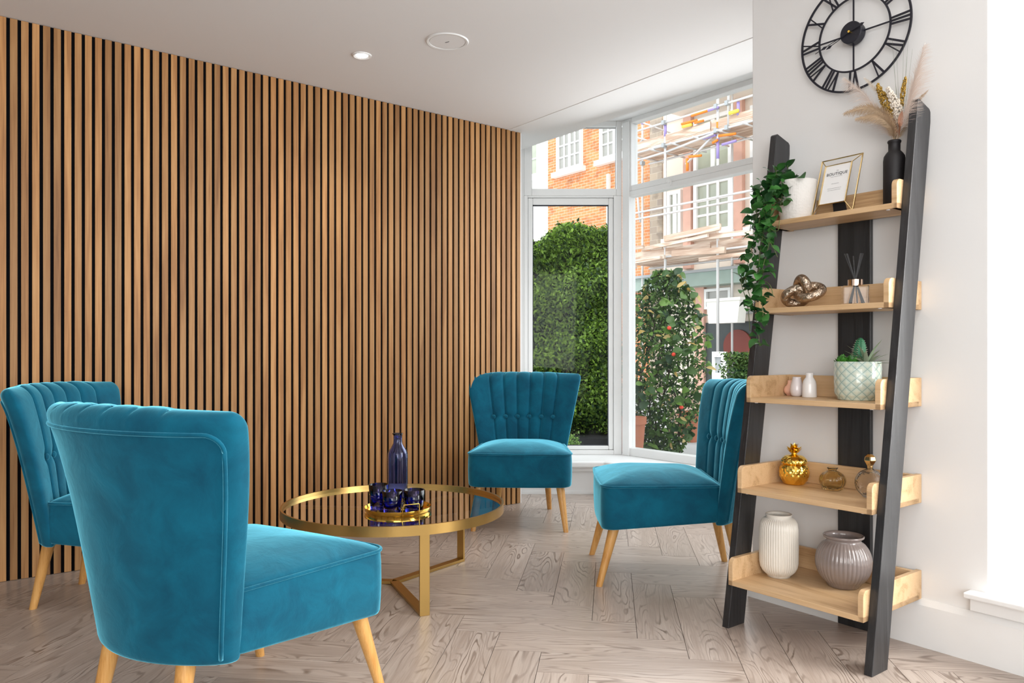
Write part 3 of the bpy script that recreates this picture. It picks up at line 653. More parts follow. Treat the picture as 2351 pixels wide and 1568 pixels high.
tumbler(-0.548, 3.158, 0.0415, 0.100, 'blue glass tumbler standing left of the carafe')
tumbler(-0.480, 3.080, 0.0415, 0.088, 'blue glass tumbler in front of the carafe')
tumbler(-0.394, 3.092, 0.0425, 0.090, 'blue glass tumbler on the right by the wire handle')

# ------------------------------------------------------------------ ladder shelf (local x = w, y = n)
LW0, LW1 = -1.672, -1.182         # inner faces of the two legs
N0, SL = 2.258, 0.1645            # front edge of the legs: n = N0 + SL z
wcen = (LW0 + LW1) / 2
ls = thing('ladder_shelf', 'black and oak ladder shelf leaning on the white pier wall', 'shelf', W(2.45, wcen, 0), RZ)
def lx(w): return w - wcen
def ly(n): return n - 2.45
TOPZ = 1.795
def leg_profile():
    n0, n1 = N0, N0 + SL * TOPZ; d = 0.094
    pts = [(ly(n0), 0), (ly(n0 + d), 0)]
    zb = TOPZ - 0.022; nb = N0 + SL * zb + d
    for a in np.linspace(0, pi / 2, 7):      # rounded upper rear corner
        pts.append((ly(nb - 0.022 + 0.022 * cos(a)) + 0.002 * 0, zb - 0.022 + 0.026 * sin(a) + 0.0))
    pts.append((ly(N0 + SL * (TOPZ) + 0.006), TOPZ)); pts.append((ly(N0 + SL * (TOPZ - 0.006)), TOPZ - 0.006))
    return pts
MB().prism(leg_profile(), lx(LW0 - 0.026), lx(LW0), 'x').build('leg', MT['black_wood'], ls, bevel=0.0015)
MB().prism(leg_profile(), lx(LW1), lx(LW1 + 0.026), 'x').build('leg', MT['black_wood'], ls, bevel=0.0015)
MB().box(lx(-1.467), lx(-1.347), ly(2.619), ly(2.6375), 0, 1.47).build('back_post', MT['black_wood'], ls, bevel=0.002)
SZ = [0.155, 0.474, 0.794, 1.114, 1.434]
def side_profile(z, nf):
    h = 0.095; r = 0.022
    pts = [(ly(nf), 0), (ly(2.637), 0), (ly(2.637), h)]
    for a in np.linspace(pi / 2, pi, 7): pts.append((ly(nf) + r + r * cos(a), h - r + r * sin(a)))
    return pts
for z in SZ:
    nf = N0 + SL * z - 0.026
    bd = MB().box(lx(LW0 + 0.001), lx(LW1 - 0.001), ly(nf), ly(2.618), 0, 0.018).build('shelf', MT['oak'], ls, loc=(0, 0, z), bevel=0.0015)
    for a, b in ((LW0 + 0.001, LW0 + 0.019), (LW1 - 0.019, LW1 - 0.001)):
        MB().prism(side_profile(z, nf), lx(a), lx(b), 'x').build('side_panel', MT['oak'], bd, bevel=0.0015)
    MB().box(lx(LW0 + 0.019), lx(LW1 - 0.019), ly(2.602), ly(2.618), 0.0185, 0.095).build('back_panel', MT['oak'], bd, bevel=0.001)
    for w in (LW0 + 0.035, LW1 - 0.035):
        MB().lathe([(0.006, -0.002), (0.006, 0.0), (0.001, 0.0)], 12).build('screw_cap', MT['white_ceramic'], bd, loc=(lx(w), ly(nf + 0.012), 0))
TZs = [z + 0.0182 for z in SZ]
def place(name, label, cat, n, w, level, rz=0.0, group=None):
    return thing(name, label, cat, W(n, w, TZs[level]), RZ + rz, group)

# bottom shelf
v = place('ribbed_vase', 'tall cream vase with fine vertical ribs on the bottom shelf', 'vase', 2.439, -1.589, 0)
def ribs(n_, d):
    return lambda r, z, a: r * (1 + d * (abs(sin(n_ * a / 2)) - 0.6)) if r > 0.045 else r
pr = [(0.001, 0), (0.040, 0), (0.041, 0.006), (0.046, 0.010), (0.056, 0.020), (0.063, 0.034), (0.066, 0.05), (0.067, 0.11), (0.066, 0.17), (0.063, 0.190), (0.055, 0.204), (0.044, 0.211)]
pr2 = [(0.0445, 0.212), (0.0440, 0.216), (0.0460, 0.220), (0.0440, 0.223), (0.040, 0.221), (0.038, 0.212), (0.052, 0.195), (0.060, 0.17), (0.060, 0.05), (0.001, 0.02)]
MB().lathe(pr + pr2, 240, lambda r, z, a: r * (1 + 0.042 * (abs(sin(24 * a)) - 0.6)) if (r > 0.0445 and z > 0.009 and z < 0.208) else r).build('body', MT['cream_ceramic'], v, smooth=True)
v = place('globe_vase', 'round taupe glazed vase with vertical ribs on the bottom shelf', 'vase', 2.508, -1.384, 0)
gp = [(0.001, 0), (0.048, 0), (0.052, 0.003)] + [(0.0905 * sin(a) ** 0.78, 0.085 - 0.085 * cos(a)) for a in np.linspace(0.62, 2.45, 26)]
gp += [(0.057, 0.156), (0.056, 0.161), (0.060, 0.165), (0.066, 0.169), (0.0665, 0.174), (0.063, 0.176), (0.058, 0.172), (0.054, 0.160), (0.070, 0.13), (0.080, 0.085), (0.07, 0.04), (0.001, 0.012)]
MB().lathe(gp, 240, lambda r, z, a: r * (1 + 0.026 * (abs(sin(20 * a)) ** 0.7 - 0.6)) if (0.006 < z < 0.152 and r > 0.05) else r).build('body', MT['taupe'], v, smooth=True)
# fourth shelf
v = place('pineapple_jar', 'shiny gold pineapple jar with a leafy lid', 'ornament', 2.535, -1.588, 1)
def scales(r, z, a):
    return r * (1 + 0.060 * (abs(sin(7 * a + z * 105)) * abs(sin(7 * a - z * 105))) - 0.02)
bp_ = [(0.001, 0), (0.034, 0), (0.039, 0.004)] + [(0.0375 + 0.0125 * sin(pi * t) ** 0.8 + 0.004 * t, 0.006 + 0.068 * t) for t in np.linspace(0.05, 1, 20)]
bo = MB().lathe(bp_ + [(0.001, 0.0745)], 112, lambda r, z, a: scales(r, z, a) if r > 0.036 and 0.004 < z < 0.072 else r).build('jar', MT['gold'], v, smooth=True)
lp = [(0.001, 0.075), (0.0430, 0.075), (0.0455, 0.078)] + [(0.0455 * cos(t) ** 0.7, 0.078 + 0.030 * sin(t)) for t in np.linspace(0.05, 1.35, 14)] + [(0.0095, 0.109), (0.0085, 0.114), (0.010, 0.118), (0.001, 0.120)]
lid = MB().lathe(lp, 112, lambda r, z, a: scales(r, z, a) if r > 0.018 and z > 0.076 else r).build('lid', MT['gold'], v, smooth=True)
def petal(L, wd, curl, th=0.0012, n=6):
    mb = MB(); vv = []; ff = []
    for i in range(n + 1):
        t = i / n; x = L * t; z = curl * L * t * t; hw_ = wd * sin(pi * min(1, 0.12 + 0.88 * t)) ** 0.8 * (1 - 0.0 * t)
        if i == n: hw_ = 0.0003
        vv += [(x, -hw_, z + hw_ * 0.35), (x, 0, z), (x, hw_, z + hw_ * 0.35)]
    for i in range(n):
        for k in range(2): a = 3 * i + k; ff.append((a, a + 1, a + 4, a + 3))
    return mb.add(vv, ff)
pmh = petal(0.029, 0.0088, 0.45).mesh('leaf'); pmh.materials.append(MT['gold'])
for lay, (zz, n_, tilt, sc) in enumerate(((0.110, 8, -0.30, 1.0), (0.121, 8, -0.15, 0.90), (0.127, 5, -0.70, 0.75))):
    for q in range(n_):
        o = obj('leaf', pmh, lid, True, loc=(0.004 * cos(2 * pi * q / n_ + lay), 0.004 * sin(2 * pi * q / n_ + lay), zz), rot=(0, tilt, 2 * pi * q / n_ + lay)); o.scale = (sc,) * 3
MB().ellipsoid((0, 0, 0.127), (0.007, 0.007, 0.009), 12, 8).build('crown', MT['gold'], lid, smooth=True)
v = place('bud_vase', 'small round olive glass bud vase with fluted sides', 'vase', 2.529, -1.436, 1)
ro = [(0.001, 0), (0.026, 0), (0.034, 0.004)] + [(0.0435 * sin(a) ** 0.85, 0.034 - 0.034 * cos(a)) for a in np.linspace(0.9, 2.75, 20)]
ro += [(0.0145, 0.067), (0.0135, 0.071), (0.0165, 0.075), (0.0185, 0.078), (0.0165, 0.078), (0.012, 0.070), (0.014, 0.065)]
ro += [((0.0435 * sin(a) ** 0.85) - 0.003, 0.034 - 0.031 * cos(a)) for a in np.linspace(2.6, 0.9, 16)] + [(0.001, 0.007)]
MB().lathe(ro, 144, lambda r, z, a: r * (1 + 0.018 * sin(18 * a)) if 0.006 < z < 0.064 and r > 0.02 else r).build('body', MT['olive_glass'], v, smooth=True)
v = place('perfume_bottle', 'round clear textured glass bottle with a faceted gold stopper', 'bottle', 2.505, -1.290, 1)
so_ = [(0.001, 0), (0.022, 0)] + [(0.047 * sin(a) ** 0.9, 0.046 - 0.046 * cos(a)) for a in np.linspace(0.6, 2.85, 22)] + [(0.011, 0.094), (0.008, 0.094)]
so_ += [(0.047 * sin(a) ** 0.9 - 0.004, 0.046 - 0.042 * cos(a)) for a in np.linspace(2.8, 0.7, 14)] + [(0.001, 0.012)]
MB().lathe(so_, 64).build('body', MT['clear_glass'], v, smooth=True)
stp = MB().lathe([(0.001, 0.088), (0.0085, 0.090), (0.010, 0.104), (0.021, 0.122), (0.018, 0.134), (0.008, 0.142), (0.001, 0.143)], 6).build('stopper', MT['pale_gold'], v, bevel=0.002)
# middle shelf
v = place('peach_vase', 'tiny round peach vase half hidden behind the lilac one', 'vase', 2.575, -1.631, 2)
MB().lathe([(0.001, 0), (0.011, 0)] + [(0.0215 * sin(a), 0.021 - 0.021 * cos(a)) for a in np.linspace(0.6, 2.5, 14)] + [(0.0085, 0.044), (0.0075, 0.054), (0.0085, 0.057), (0.006, 0.057), (0.005, 0.045), (0.001, 0.03)], 40).build('body', MT['peach'], v, smooth=True)
v = place('egg_vase', 'small lilac white egg-shaped vase between two others', 'vase', 2.545, -1.584, 2)
MB().lathe([(0.001, 0), (0.014, 0), (0.0195, 0.005), (0.0228, 0.016), (0.0232, 0.026), (0.0215, 0.04), (0.0175, 0.056), (0.0145, 0.067), (0.0145, 0.071), (0.0125, 0.071), (0.013, 0.06), (0.001, 0.03)], 48).build('body', MT['lilac_white'], v, smooth=True)
v = place('bottle_vase', 'small white bottle-shaped vase with a short neck', 'vase', 2.535, -1.527, 2)
MB().lathe([(0.001, 0), (0.0245, 0), (0.0255, 0.002), (0.0248, 0.02), (0.0240, 0.045), (0.0215, 0.058), (0.0160, 0.067), (0.0128, 0.072), (0.0128, 0.081), (0.0140, 0.087), (0.0118, 0.087), (0.0108, 0.074), (0.001, 0.06)], 48).build('body', MT['white_ceramic'], v, smooth=True)
# patterned pot with cactus and succulents
pp = place('succulent_pot', 'pale green pot with embossed diamond pattern holding a cactus and succulents', 'potted plant', 2.515, -1.338, 2)
def pot_mat():
    m, nt, b = new_mat('celadon_glaze')
    tc = nd(nt, 'ShaderNodeTexCoord'); sp_ = nd(nt, 'ShaderNodeSeparateXYZ'); lk(nt, tc.outputs['Object'], sp_.inputs[0])
    at = nd(nt, 'ShaderNodeMath', operation='ARCTAN2'); lk(nt, sp_.outputs[1], at.inputs[0]); lk(nt, sp_.outputs[0], at.inputs[1])
    au = nd(nt, 'ShaderNodeMath', operation='MULTIPLY'); au.inputs[1].default_value = 14 / (2 * pi); lk(nt, at.outputs[0], au.inputs[0])
    zv = nd(nt, 'ShaderNodeMath', operation='MULTIPLY'); zv.inputs[1].default_value = 1 / 0.030; lk(nt, sp_.outputs[2], zv.inputs[0])
    def tri(a_, b_, op):
        s_ = nd(nt, 'ShaderNodeMath', operation=op); lk(nt, a_, s_.inputs[0]); lk(nt, b_, s_.inputs[1])
        f_ = nd(nt, 'ShaderNodeMath', operation='PINGPONG'); f_.inputs[1].default_value = 0.5; lk(nt, s_.outputs[0], f_.inputs[0]); return f_.outputs[0]
    p1 = tri(au.outputs[0], zv.outputs[0], 'ADD'); p2 = tri(au.outputs[0], zv.outputs[0], 'SUBTRACT')
    mn = nd(nt, 'ShaderNodeMath', operation='MINIMUM'); lk(nt, p1, mn.inputs[0]); lk(nt, p2, mn.inputs[1])
    rp = nd(nt, 'ShaderNodeValToRGB'); e = rp.color_ramp.elements; e[0].position = 0.0; e[0].color = (0.22, 0.36, 0.33, 1); e[1].position = 0.06; e[1].color = (0.52, 0.62, 0.55, 1)
    e2 = e.new(0.4); e2.color = (0.66, 0.70, 0.58, 1)
    lk(nt, mn.outputs[0], rp.inputs[0]); lk(nt, rp.outputs[0], b.inputs['Base Color'])
    bp = nd(nt, 'ShaderNodeBump'); bp.inputs['Strength'].default_value = 0.6; bp.inputs['Distance'].default_value = 0.004
    lk(nt, mn.outputs[0], bp.inputs['Height']); lk(nt, bp.outputs['Normal'], b.inputs['Normal'])
    b.inputs['Roughness'].default_value = 0.15; b.inputs['Coat Weight'].default_value = 0.5
    return m
MB().lathe([(0.001, 0), (0.060, 0), (0.064, 0.004), (0.064, 0.008), (0.069, 0.014), (0.073, 0.022), (0.0745, 0.06), (0.0750, 0.128), (0.0735, 0.130), (0.071, 0.128), (0.070, 0.105), (0.001, 0.105)], 96).build('pot', pot_mat(), pp, auto=60)
MB().lathe([(0.0695, 0.108), (0.001, 0.112)], 32).build('soil', flat('soil', (0.03, 0.02, 0.012), 0.95), pp)
cc = MB().lathe([(0.001, 0.10), (0.017, 0.105), (0.020, 0.13), (0.0205, 0.16), (0.018, 0.185), (0.012, 0.202), (0.005, 0.210), (0.001, 0.211)], 64, lambda r, z, a: r * (1 + 0.14 * (abs(cos(4.5 * a)) - 0.5)))
co = cc.build('cactus', MT['cactus'], pp, smooth=True, loc=(-0.012, 0.018, 0), rot=(0.0, 0.06, 0))
spn = MB()
for a in range(9):
    for z in np.linspace(0.12, 0.2, 12):
        r = 0.0215 if z < 0.17 else 0.0215 - (z - 0.17) * 0.36; aa = 2 * pi * a / 9
        for s_ in (-0.4, 0.4): spn.tube([(r * cos(aa), r * sin(aa), z), ((r + 0.004) * cos(aa + s_ * .3), (r + 0.004) * sin(aa + s_ * .3), z + 0.002)], 0.0004, 3)
spn.build('spines', MT['cream_seed'], co, kind='stuff')
agv = petal(0.105, 0.0068, -0.25, n=8).mesh('leaf'); agv.materials.append(MT['agave'])
for q in range(16):
    a = q * 2.4; el = 0.45 + 0.95 * (q / 16)
    o = obj('leaf', agv, pp, True, loc=(0.034, -0.006, 0.110), rot=(0, -el, a)); o.scale = (0.72 + 0.38 * R.random(), 1, 1)
suc = petal(0.040, 0.0135, 0.5, n=6).mesh('leaf'); suc.materials.append(MT['succulent'])
for cxy in ((-0.030, -0.030), (0.002, -0.036), (-0.052, -0.008)):
    for q in range(11):
        a = q * 2.4 + cxy[0] * 60; el = 0.15 + 0.9 * (q / 11)
        o = obj('leaf', suc, pp, True, loc=(cxy[0], cxy[1], 0.114), rot=(0, -el, a)); o.scale = (0.7 + 0.3 * R.random(),) * 3
# second shelf: knot and reed diffuser
kn = place('knot_ornament', 'bronze coloured knotted rope ornament', 'ornament', 2.475, -1.517, 3)
path = []
for i in range(160):
    t = 2 * pi * i / 160; a_ = 0.0188
    x = (sin(t) + 2 * sin(2 * t)) * a_ * 1.22; z = (cos(t) - 2 * cos(2 * t)) * a_ * 0.80; y = -sin(3 * t) * a_ * 1.15
    path.append((x, y, z))
rk = 0.0165; zmin = min(p[2] for p in path) - rk
ka = pi + 0.22
path = [(p[0] * cos(ka) - p[2] * sin(ka), p[1], p[0] * sin(ka) + p[2] * cos(ka)) for p in path]
zmin = min(p[2] for p in path) - rk
MB().tube([(p[0], p[1], p[2] - zmin) for p in path], rk, 20, closed=True).build('rope', MT['bronze'], kn, smooth=True)
df = place('reed_diffuser', 'square glass reed diffuser with copper collar and black reeds', 'diffuser', 2.485, -1.330, 3, rz=radians(38))
bx = MB().box(-0.042, 0.042, -0.021, 0.021, 0, 0.064)
bx.build('bottle', MT['bottle_glass'], df, bevel=0.005, seg=3)
MB().lathe([(0.001, 0.063), (0.0235, 0.063), (0.0235, 0.084), (0.021, 0.0855), (0.012, 0.0855), (0.012, 0.080), (0.001, 0.080)], 40).build('collar', MT['copper'], df, auto=35)
for (ax, ay) in ((-0.36, 0.02), (-0.30, -0.04), (-0.26, 0.05), (0.22, 0.0), (0.27, 0.04), (0.17, -0.05), (-0.06, 0.1)):
    d = np.array([ax, ay, 1.0]); hh = 0.172 if abs(ax) > 0.1 else 0.165
    p0 = np.array([0, 0, 0.080]); MB().tube([p0 - d * 0.074, p0 + d * (hh - 0.080)], 0.0022, 8).build('reed', MT['reed'], df, smooth=True)
# top shelf: black bottle, frame, ivy pot
bv = place('bottle_vase', 'matte black bottle vase at the right end of the top shelf', 'vase', 2.560, -1.236, 4)
MB().lathe([(0.001, 0), (0.031, 0), (0.034, 0.003), (0.034, 0.155), (0.032, 0.170), (0.025, 0.181), (0.0185, 0.188), (0.0185, 0.212), (0.0200, 0.214), (0.0215, 0.219), (0.0195, 0.2225), (0.0155, 0.2225), (0.0150, 0.20), (0.001, 0.18)], 56).build('body', MT['black_matte'], bv, auto=60)
# geometric picture frame
fw_, fh_, lean = 0.152, 0.215, math.atan2(0.066, 0.205)
pf = thing('photo_frame', 'geometric gold wire photo frame with a white card', 'picture frame', W(2.516, -1.431, TZs[4] + 0.0035), RZ + radians(-1.5))
pfr = bpy.data.objects.new('frame', None)
def leanp(x, y, z):     # frame plane tilted back
    return (x, y * cos(lean) + z * sin(lean), -y * sin(lean) * 1.0 + z * cos(lean))
o_c = [leanp(sx * fw_ / 2, 0, z) for sx, z in ((-1, 0), (1, 0), (1, fh_), (-1, fh_))]
iw, ih = 0.098, 0.150; zc = fh_ / 2 + 0.001; iy = -0.013
i_c = [leanp(sx * iw / 2, iy, zc + sz * ih / 2) for sx, sz in ((-1, -1), (1, -1), (1, 1), (-1, 1))]
fm = MB().tube(o_c, 0.0032, 6, closed=True)
fm.build('outer_frame', MT['pale_gold'], pf)
f2 = MB().tube(i_c, 0.0030, 6, closed=True); f2.build('inner_frame', MT['pale_gold'], pf)
for a, b in zip(o_c, i_c): MB().tube([a, b], 0.0018, 6).build('strut', MT['pale_gold'], pf)
card = MB().add([leanp(sx * (iw / 2 - 0.001), iy + 0.0005, zc + sz * (ih / 2 - 0.001)) for sx, sz in ((-1, -1), (1, -1), (1, 1), (-1, 1))], [(0, 1, 2, 3)])
card.add([leanp(sx * (iw / 2 - 0.001), iy + 0.003, zc + sz * (ih / 2 - 0.001)) for sx, sz in ((-1, -1), (1, -1), (1, 1), (-1, 1))], [(3, 2, 1, 0)])
cdo = card.build('card', MT['paper'], pf)
MB().add([leanp(-0.02, iy + 0.004, 0.11), leanp(0.02, iy + 0.004, 0.11), (0.025, 0.055, 0), (-0.025, 0.055, 0), leanp(-0.02, iy + 0.007, 0.11), leanp(0.02, iy + 0.007, 0.11), (0.025, 0.059, 0), (-0.025, 0.059, 0)],
         [(0, 1, 2, 3), (7, 6, 5, 4), (0, 3, 7, 4), (1, 5, 6, 2), (0, 4, 5, 1), (2, 6, 7, 3)]).build('stand', MT['black_matte'], pf)
def text(name, s, size, x, z, mat, parent, y=-0.0006):
    cu = bpy.data.curves.new(name, 'FONT'); cu.body = s; cu.size = size; cu.align_x = 'CENTER'; cu.extrude = 0.0002; cu.space_character = 1.08
    cu.materials.append(mat); o = bpy.data.objects.new(name, cu); COL.objects.link(o)
    bpy.context.view_layer.update()
    me = bpy.data.meshes.new_from_object(o.evaluated_get(bpy.context.evaluated_depsgraph_get())); bpy.data.objects.remove(o)
    o = obj(name, me, parent); o.location = leanp(x, iy + y, z); o.rotation_euler = (pi / 2 - lean, 0, 0); return o
text('lettering', 'BOUTIQUE', 0.0150, 0, zc + 0.034, MT['ink'], cdo)
text('lettering', 'THE', 0.0042, 0, zc + 0.050, MT['ink_pale'], cdo)
ln = MB()
for (x0, x1, z) in ((-0.022, 0.022, 0.0275), (-0.014, 0.014, 0.0), (-0.026, 0.026, -0.018), (-0.024, 0.024, -0.025)):
    n_ = int((x1 - x0) / 0.004)
    for q in range(n_):
        a = x0 + (x1 - x0) * q / n_; b = a + (x1 - x0) / n_ * R.uniform(0.6, 0.9)
        ln.add([leanp(a, iy - 0.0004, zc + z), leanp(b, iy - 0.0004, zc + z), leanp(b, iy - 0.0004, zc + z + 0.0016), leanp(a, iy - 0.0004, zc + z + 0.0016)], [(0, 1, 2, 3)])
ln.build('small_print', MT['ink_pale'], cdo)

# ivy in the white pot
ivn, ivw = 2.53, -1.572
ip = place('ivy_plant', 'trailing green ivy in a white woven-pattern pot spilling down the left leg', 'potted plant', ivn, ivw, 4)
MB().lathe([(0.001, 0), (0.058, 0), (0.060, 0.002), (0.0605, 0.020), (0.0635, 0.024), (0.0665, 0.125), (0.067, 0.138), (0.0665, 0.141), (0.062, 0.141), (0.061, 0.12), (0.001, 0.12)], 180,
           lambda r, z, a: r * (1 + 0.006 * sin(60 * a)) if 0.024 < z < 0.139 and r > 0.062 else r).build('pot', MT['pot_white'], ip, auto=60)
def ivy_leaf(L=0.036, wd=0.0125):
    mb = MB(); vv = []; ff = []; n = 6
    for i in range(n + 1):
        t = i / n; x = L * t; hw_ = wd * (sin(pi * t ** 0.75)) ** 0.9; z = 0.10 * L * sin(pi * t)
        if i == 0: hw_ = 0.0004
        if i == n: hw_ = 0.0002
        vv += [(x, -hw_, z + 0.30 * hw_), (x, 0, z), (x, hw_, z + 0.30 * hw_)]
    for i in range(n):
        for k_ in range(2): a = 3 * i + k_; ff.append((a, a + 1, a + 4, a + 3))
    return mb.add(vv, ff)
ivm = ivy_leaf().mesh('leaf'); ivm.materials.append(MT['ivy'])
def px(u, v, n):       # picture point at depth plane n, in (w, n, z)
    w = w_at(u, n); return np.array([w - ivw, n - ivn, z_at(u, v, n) - TZs[4]])
strands = [
 [(0, 0, .125), px(1800, 425, 2.50), px(1778, 400, 2.47), px(1752, 430, 2.42), px(1738, 480, 2.38), px(1735, 545, 2.36)],
 [(0, 0, .125), px(1790, 430, 2.47), px(1765, 440, 2.40), px(1758, 500, 2.36), px(1748, 560, 2.33), px(1742, 620, 2.32), px(1752, 660, 2.32)],
 [(0, 0, .125), px(1785, 440, 2.44), px(1755, 470, 2.38), px(1740, 520, 2.34), px(1725, 575, 2.32), px(1712, 640, 2.31), px(1728, 700, 2.30), px(1738, 745, 2.30), px(1745, 795, 2.30)],
 [(0, 0, .125), px(1780, 460, 2.43), px(1768, 510, 2.36), px(1765, 560, 2.33), px(1752, 610, 2.32), px(1738, 665, 2.31), px(1750, 700, 2.30), px(1752, 735, 2.30)],
 [(0, 0, .125), px(1812, 400, 2.52), px(1808, 380, 2.51)],
 [(0, 0, .125), px(1822, 410, 2.50), px(1830, 400, 2.48)],
 [(0, 0, .125), px(1790, 415, 2.47), px(1780, 385, 2.44)],
 [(0, 0, .125), px(1800, 440, 2.45), px(1792, 470, 2.42)],
 [(0, 0, .125), px(1775, 450, 2.42), px(1735, 445, 2.40), px(1728, 480, 2.38), px(1722, 530, 2.36)],
 [px(1752, 480, 2.36), px(1765, 520, 2.33), px(1785, 530, 2.32), px(1790, 505, 2.31)],
 [px(1745, 540, 2.34), px(1770, 560, 2.32), px(1785, 590, 2.31)],
 [px(1735, 600, 2.33), px(1708, 620, 2.32), px(1702, 650, 2.31), px(1716, 700, 2.31), px(1722, 760, 2.31)],
 [px(1748, 640, 2.33), px(1768, 655, 2.31), px(1775, 680, 2.30)],
 [px(1740, 440, 2.41), px(1725, 425, 2.40)],
]
def spl(P, m=10):
    P = [np.array(p, float) for p in P]; out_ = []
    Q = [2 * P[0] - P[1]] + P + [2 * P[-1] - P[-2]]
    for i in range(1, len(Q) - 2):
        for k_ in range(m):
            t = k_ / m; out_.append(0.5 * ((2 * Q[i]) + (-Q[i - 1] + Q[i + 1]) * t + (2 * Q[i - 1] - 5 * Q[i] + 4 * Q[i + 1] - Q[i + 2]) * t * t + (-Q[i - 1] + 3 * Q[i] - 3 * Q[i + 1] + Q[i + 2]) * t ** 3))
    out_.append(P[-1]); return out_
nleaf = 0
for S in strands:
    c_ = spl(S)
    MB().tube([tuple(p) for p in c_], 0.0013, 5).build('vine', MT['stem'], ip, smooth=True)
    Ls = [0]
    for a, b in zip(c_[:-1], c_[1:]): Ls.append(Ls[-1] + np.linalg.norm(b - a))
    d_ = 0.05
    while d_ < Ls[-1] and nleaf < 285:
        i = int(np.searchsorted(Ls, d_)); i = min(max(i, 1), len(c_) - 1); p = c_[i]
        for s_ in (0, 1):
            o = obj('leaf', ivm, ip, True); o.location = tuple(p + np.array([R.uniform(-.020, .020), R.uniform(-.014, .010), R.uniform(-.012, .012)]))
            az = R.uniform(0, 2 * pi); el = R.uniform(-0.9, 0.9)
            o.rotation_euler = (R.uniform(-0.9, 0.9), el, az); sc = R.uniform(0.85, 1.35); o.scale = (sc, sc * R.uniform(.9, 1.25), sc); nleaf += 1
        d_ += R.uniform(0.014, 0.021)

# dried flowers in the black bottle
bq = thing('dried_bouquet', 'dried pampas plumes and gilded seed heads standing in the black bottle', 'flowers', W(2.560, -1.236, TZs[4] + 0.21), RZ)
bz = TZs[4] + 0.21
def bx_(u, v, n=2.56): w = w_at(u, n); return np.array([w + 1.236, n - 2.56, z_at(u, v, n) - bz])
def seedhead(name, path, r, mat, n, size, **kw):
    c_ = spl(path, 12); mb = MB()
    for i in range(n):
        t = R.random() ** 0.9; p = c_[min(int(t * (len(c_) - 1)), len(c_) - 1)]; a = R.uniform(0, 2 * pi); b_ = R.uniform(-1, 1)
        rr = r * sin(pi * (0.12 + 0.86 * t)) ** 0.6 * sqrt(R.random() * 0.5 + 0.5); s_ = size * R.uniform(0.7, 1.2)
        mb.ellipsoid((p[0] + rr * cos(a), p[1] + rr * sin(a), p[2] + 0.004 * b_), (s_ * 0.7, s_ * 0.7, s_), 6, 4)
    return mb.build(name, mat, bq, smooth=True, **kw)
seedhead('gold_seed_head', [bx_(2050, 270), bx_(2032, 235), bx_(2014, 192)], 0.0150, MT['gold_seed'], 520, 0.0032, label='gilded seed head')
seedhead('cream_seed_head', [bx_(2068, 285), bx_(2058, 245), bx_(2037, 200)], 0.0165, MT['cream_seed'], 560, 0.0036, label='cream seed head')
seedhead('gold_seed_head', [bx_(2071, 240, 2.575), bx_(2073, 210, 2.575), bx_(2080, 176, 2.575)], 0.0075, MT['gold_seed'], 200, 0.003)
def plume(name, path, length, droop, mat, n, fluff=0.0, side=0, thick=0.00035):
    c_ = spl(path, 14); mb = MB().tube([tuple(p) for p in c_], 0.0008, 5)
    for i in range(n):
        t = 0.12 + 0.88 * R.random(); k_ = min(int(t * (len(c_) - 2)), len(c_) - 2); p = c_[k_]; T = c_[k_ + 1] - c_[k_]; T /= np.linalg.norm(T)
        a = R.uniform(0, 2 * pi); U = np.cross(T, [0, 1, 0]); U /= np.linalg.norm(U) + 1e-9; V = np.cross(T, U)
        o_ = U * cos(a) + V * sin(a) * 0.45
        if side: o_ = U * side * abs(cos(a)) * (1 if R.random() < .72 else -0.5) + V * sin(a) * 0.4
        L = length * R.uniform(0.5, 1.0) * sin(pi * (0.15 + 0.8 * t)) ** 0.7
        q1 = p + (T * 0.75 + o_ * 0.45) * L * 0.5; q2 = q1 + (T * 0.55 + o_ * 0.75 + np.array([0, 0, -droop])) * L * 0.5
        wv = np.cross(q2 - p, [0.2, 1, 0.1]); wv = wv / (np.linalg.norm(wv) + 1e-9) * thick
        mb.add([p - wv, p + wv, q1 + wv * .8, q1 - wv * .8, q2 + wv * .3, q2 - wv * .3], [(0, 1, 2, 3), (3, 2, 4, 5)])
    return mb.build(name, mat, bq, kind='stuff')
plume('feather_plume', [(0, 0, 0), bx_(2082, 250, 2.545), bx_(2098, 190, 2.54), bx_(2124, 98, 2.54)], 0.105, 0.30, MT['plume'], 1000, side=-1, thick=0.00030)
plume('feather_plume', [(0, 0, 0), bx_(2030, 280, 2.55), bx_(1985, 218, 2.55), bx_(1935, 178, 2.55)], 0.095, 0.25, MT['plume'], 850, side=1, thick=0.00030)
plume('pampas_plume', [(0, 0, 0), bx_(2040, 275, 2.53), bx_(1995, 248, 2.51), bx_(1934, 262, 2.50)], 0.046, 0.3, MT['plume_tan'], 1900, thick=0.0005)
plume('pampas_plume', [(0, 0, 0), bx_(2045, 290, 2.52), bx_(2010, 268, 2.50), bx_(1962, 274, 2.49)], 0.042, 0.3, MT['plume_tan'], 1500, thick=0.0005)
plume('pampas_plume', [(0, 0, 0), bx_(2078, 290, 2.585), bx_(2100, 240, 2.59), bx_(2132, 206, 2.595)], 0.022, 0.2, MT['plume_tan'], 900, thick=0.0005)
plume('pampas_plume', [(0, 0, 0), bx_(2020, 225, 2.57), bx_(2000, 195, 2.575), bx_(1983, 178, 2.575)], 0.018, 0.2, MT['cream_seed'], 700, thick=0.0005)
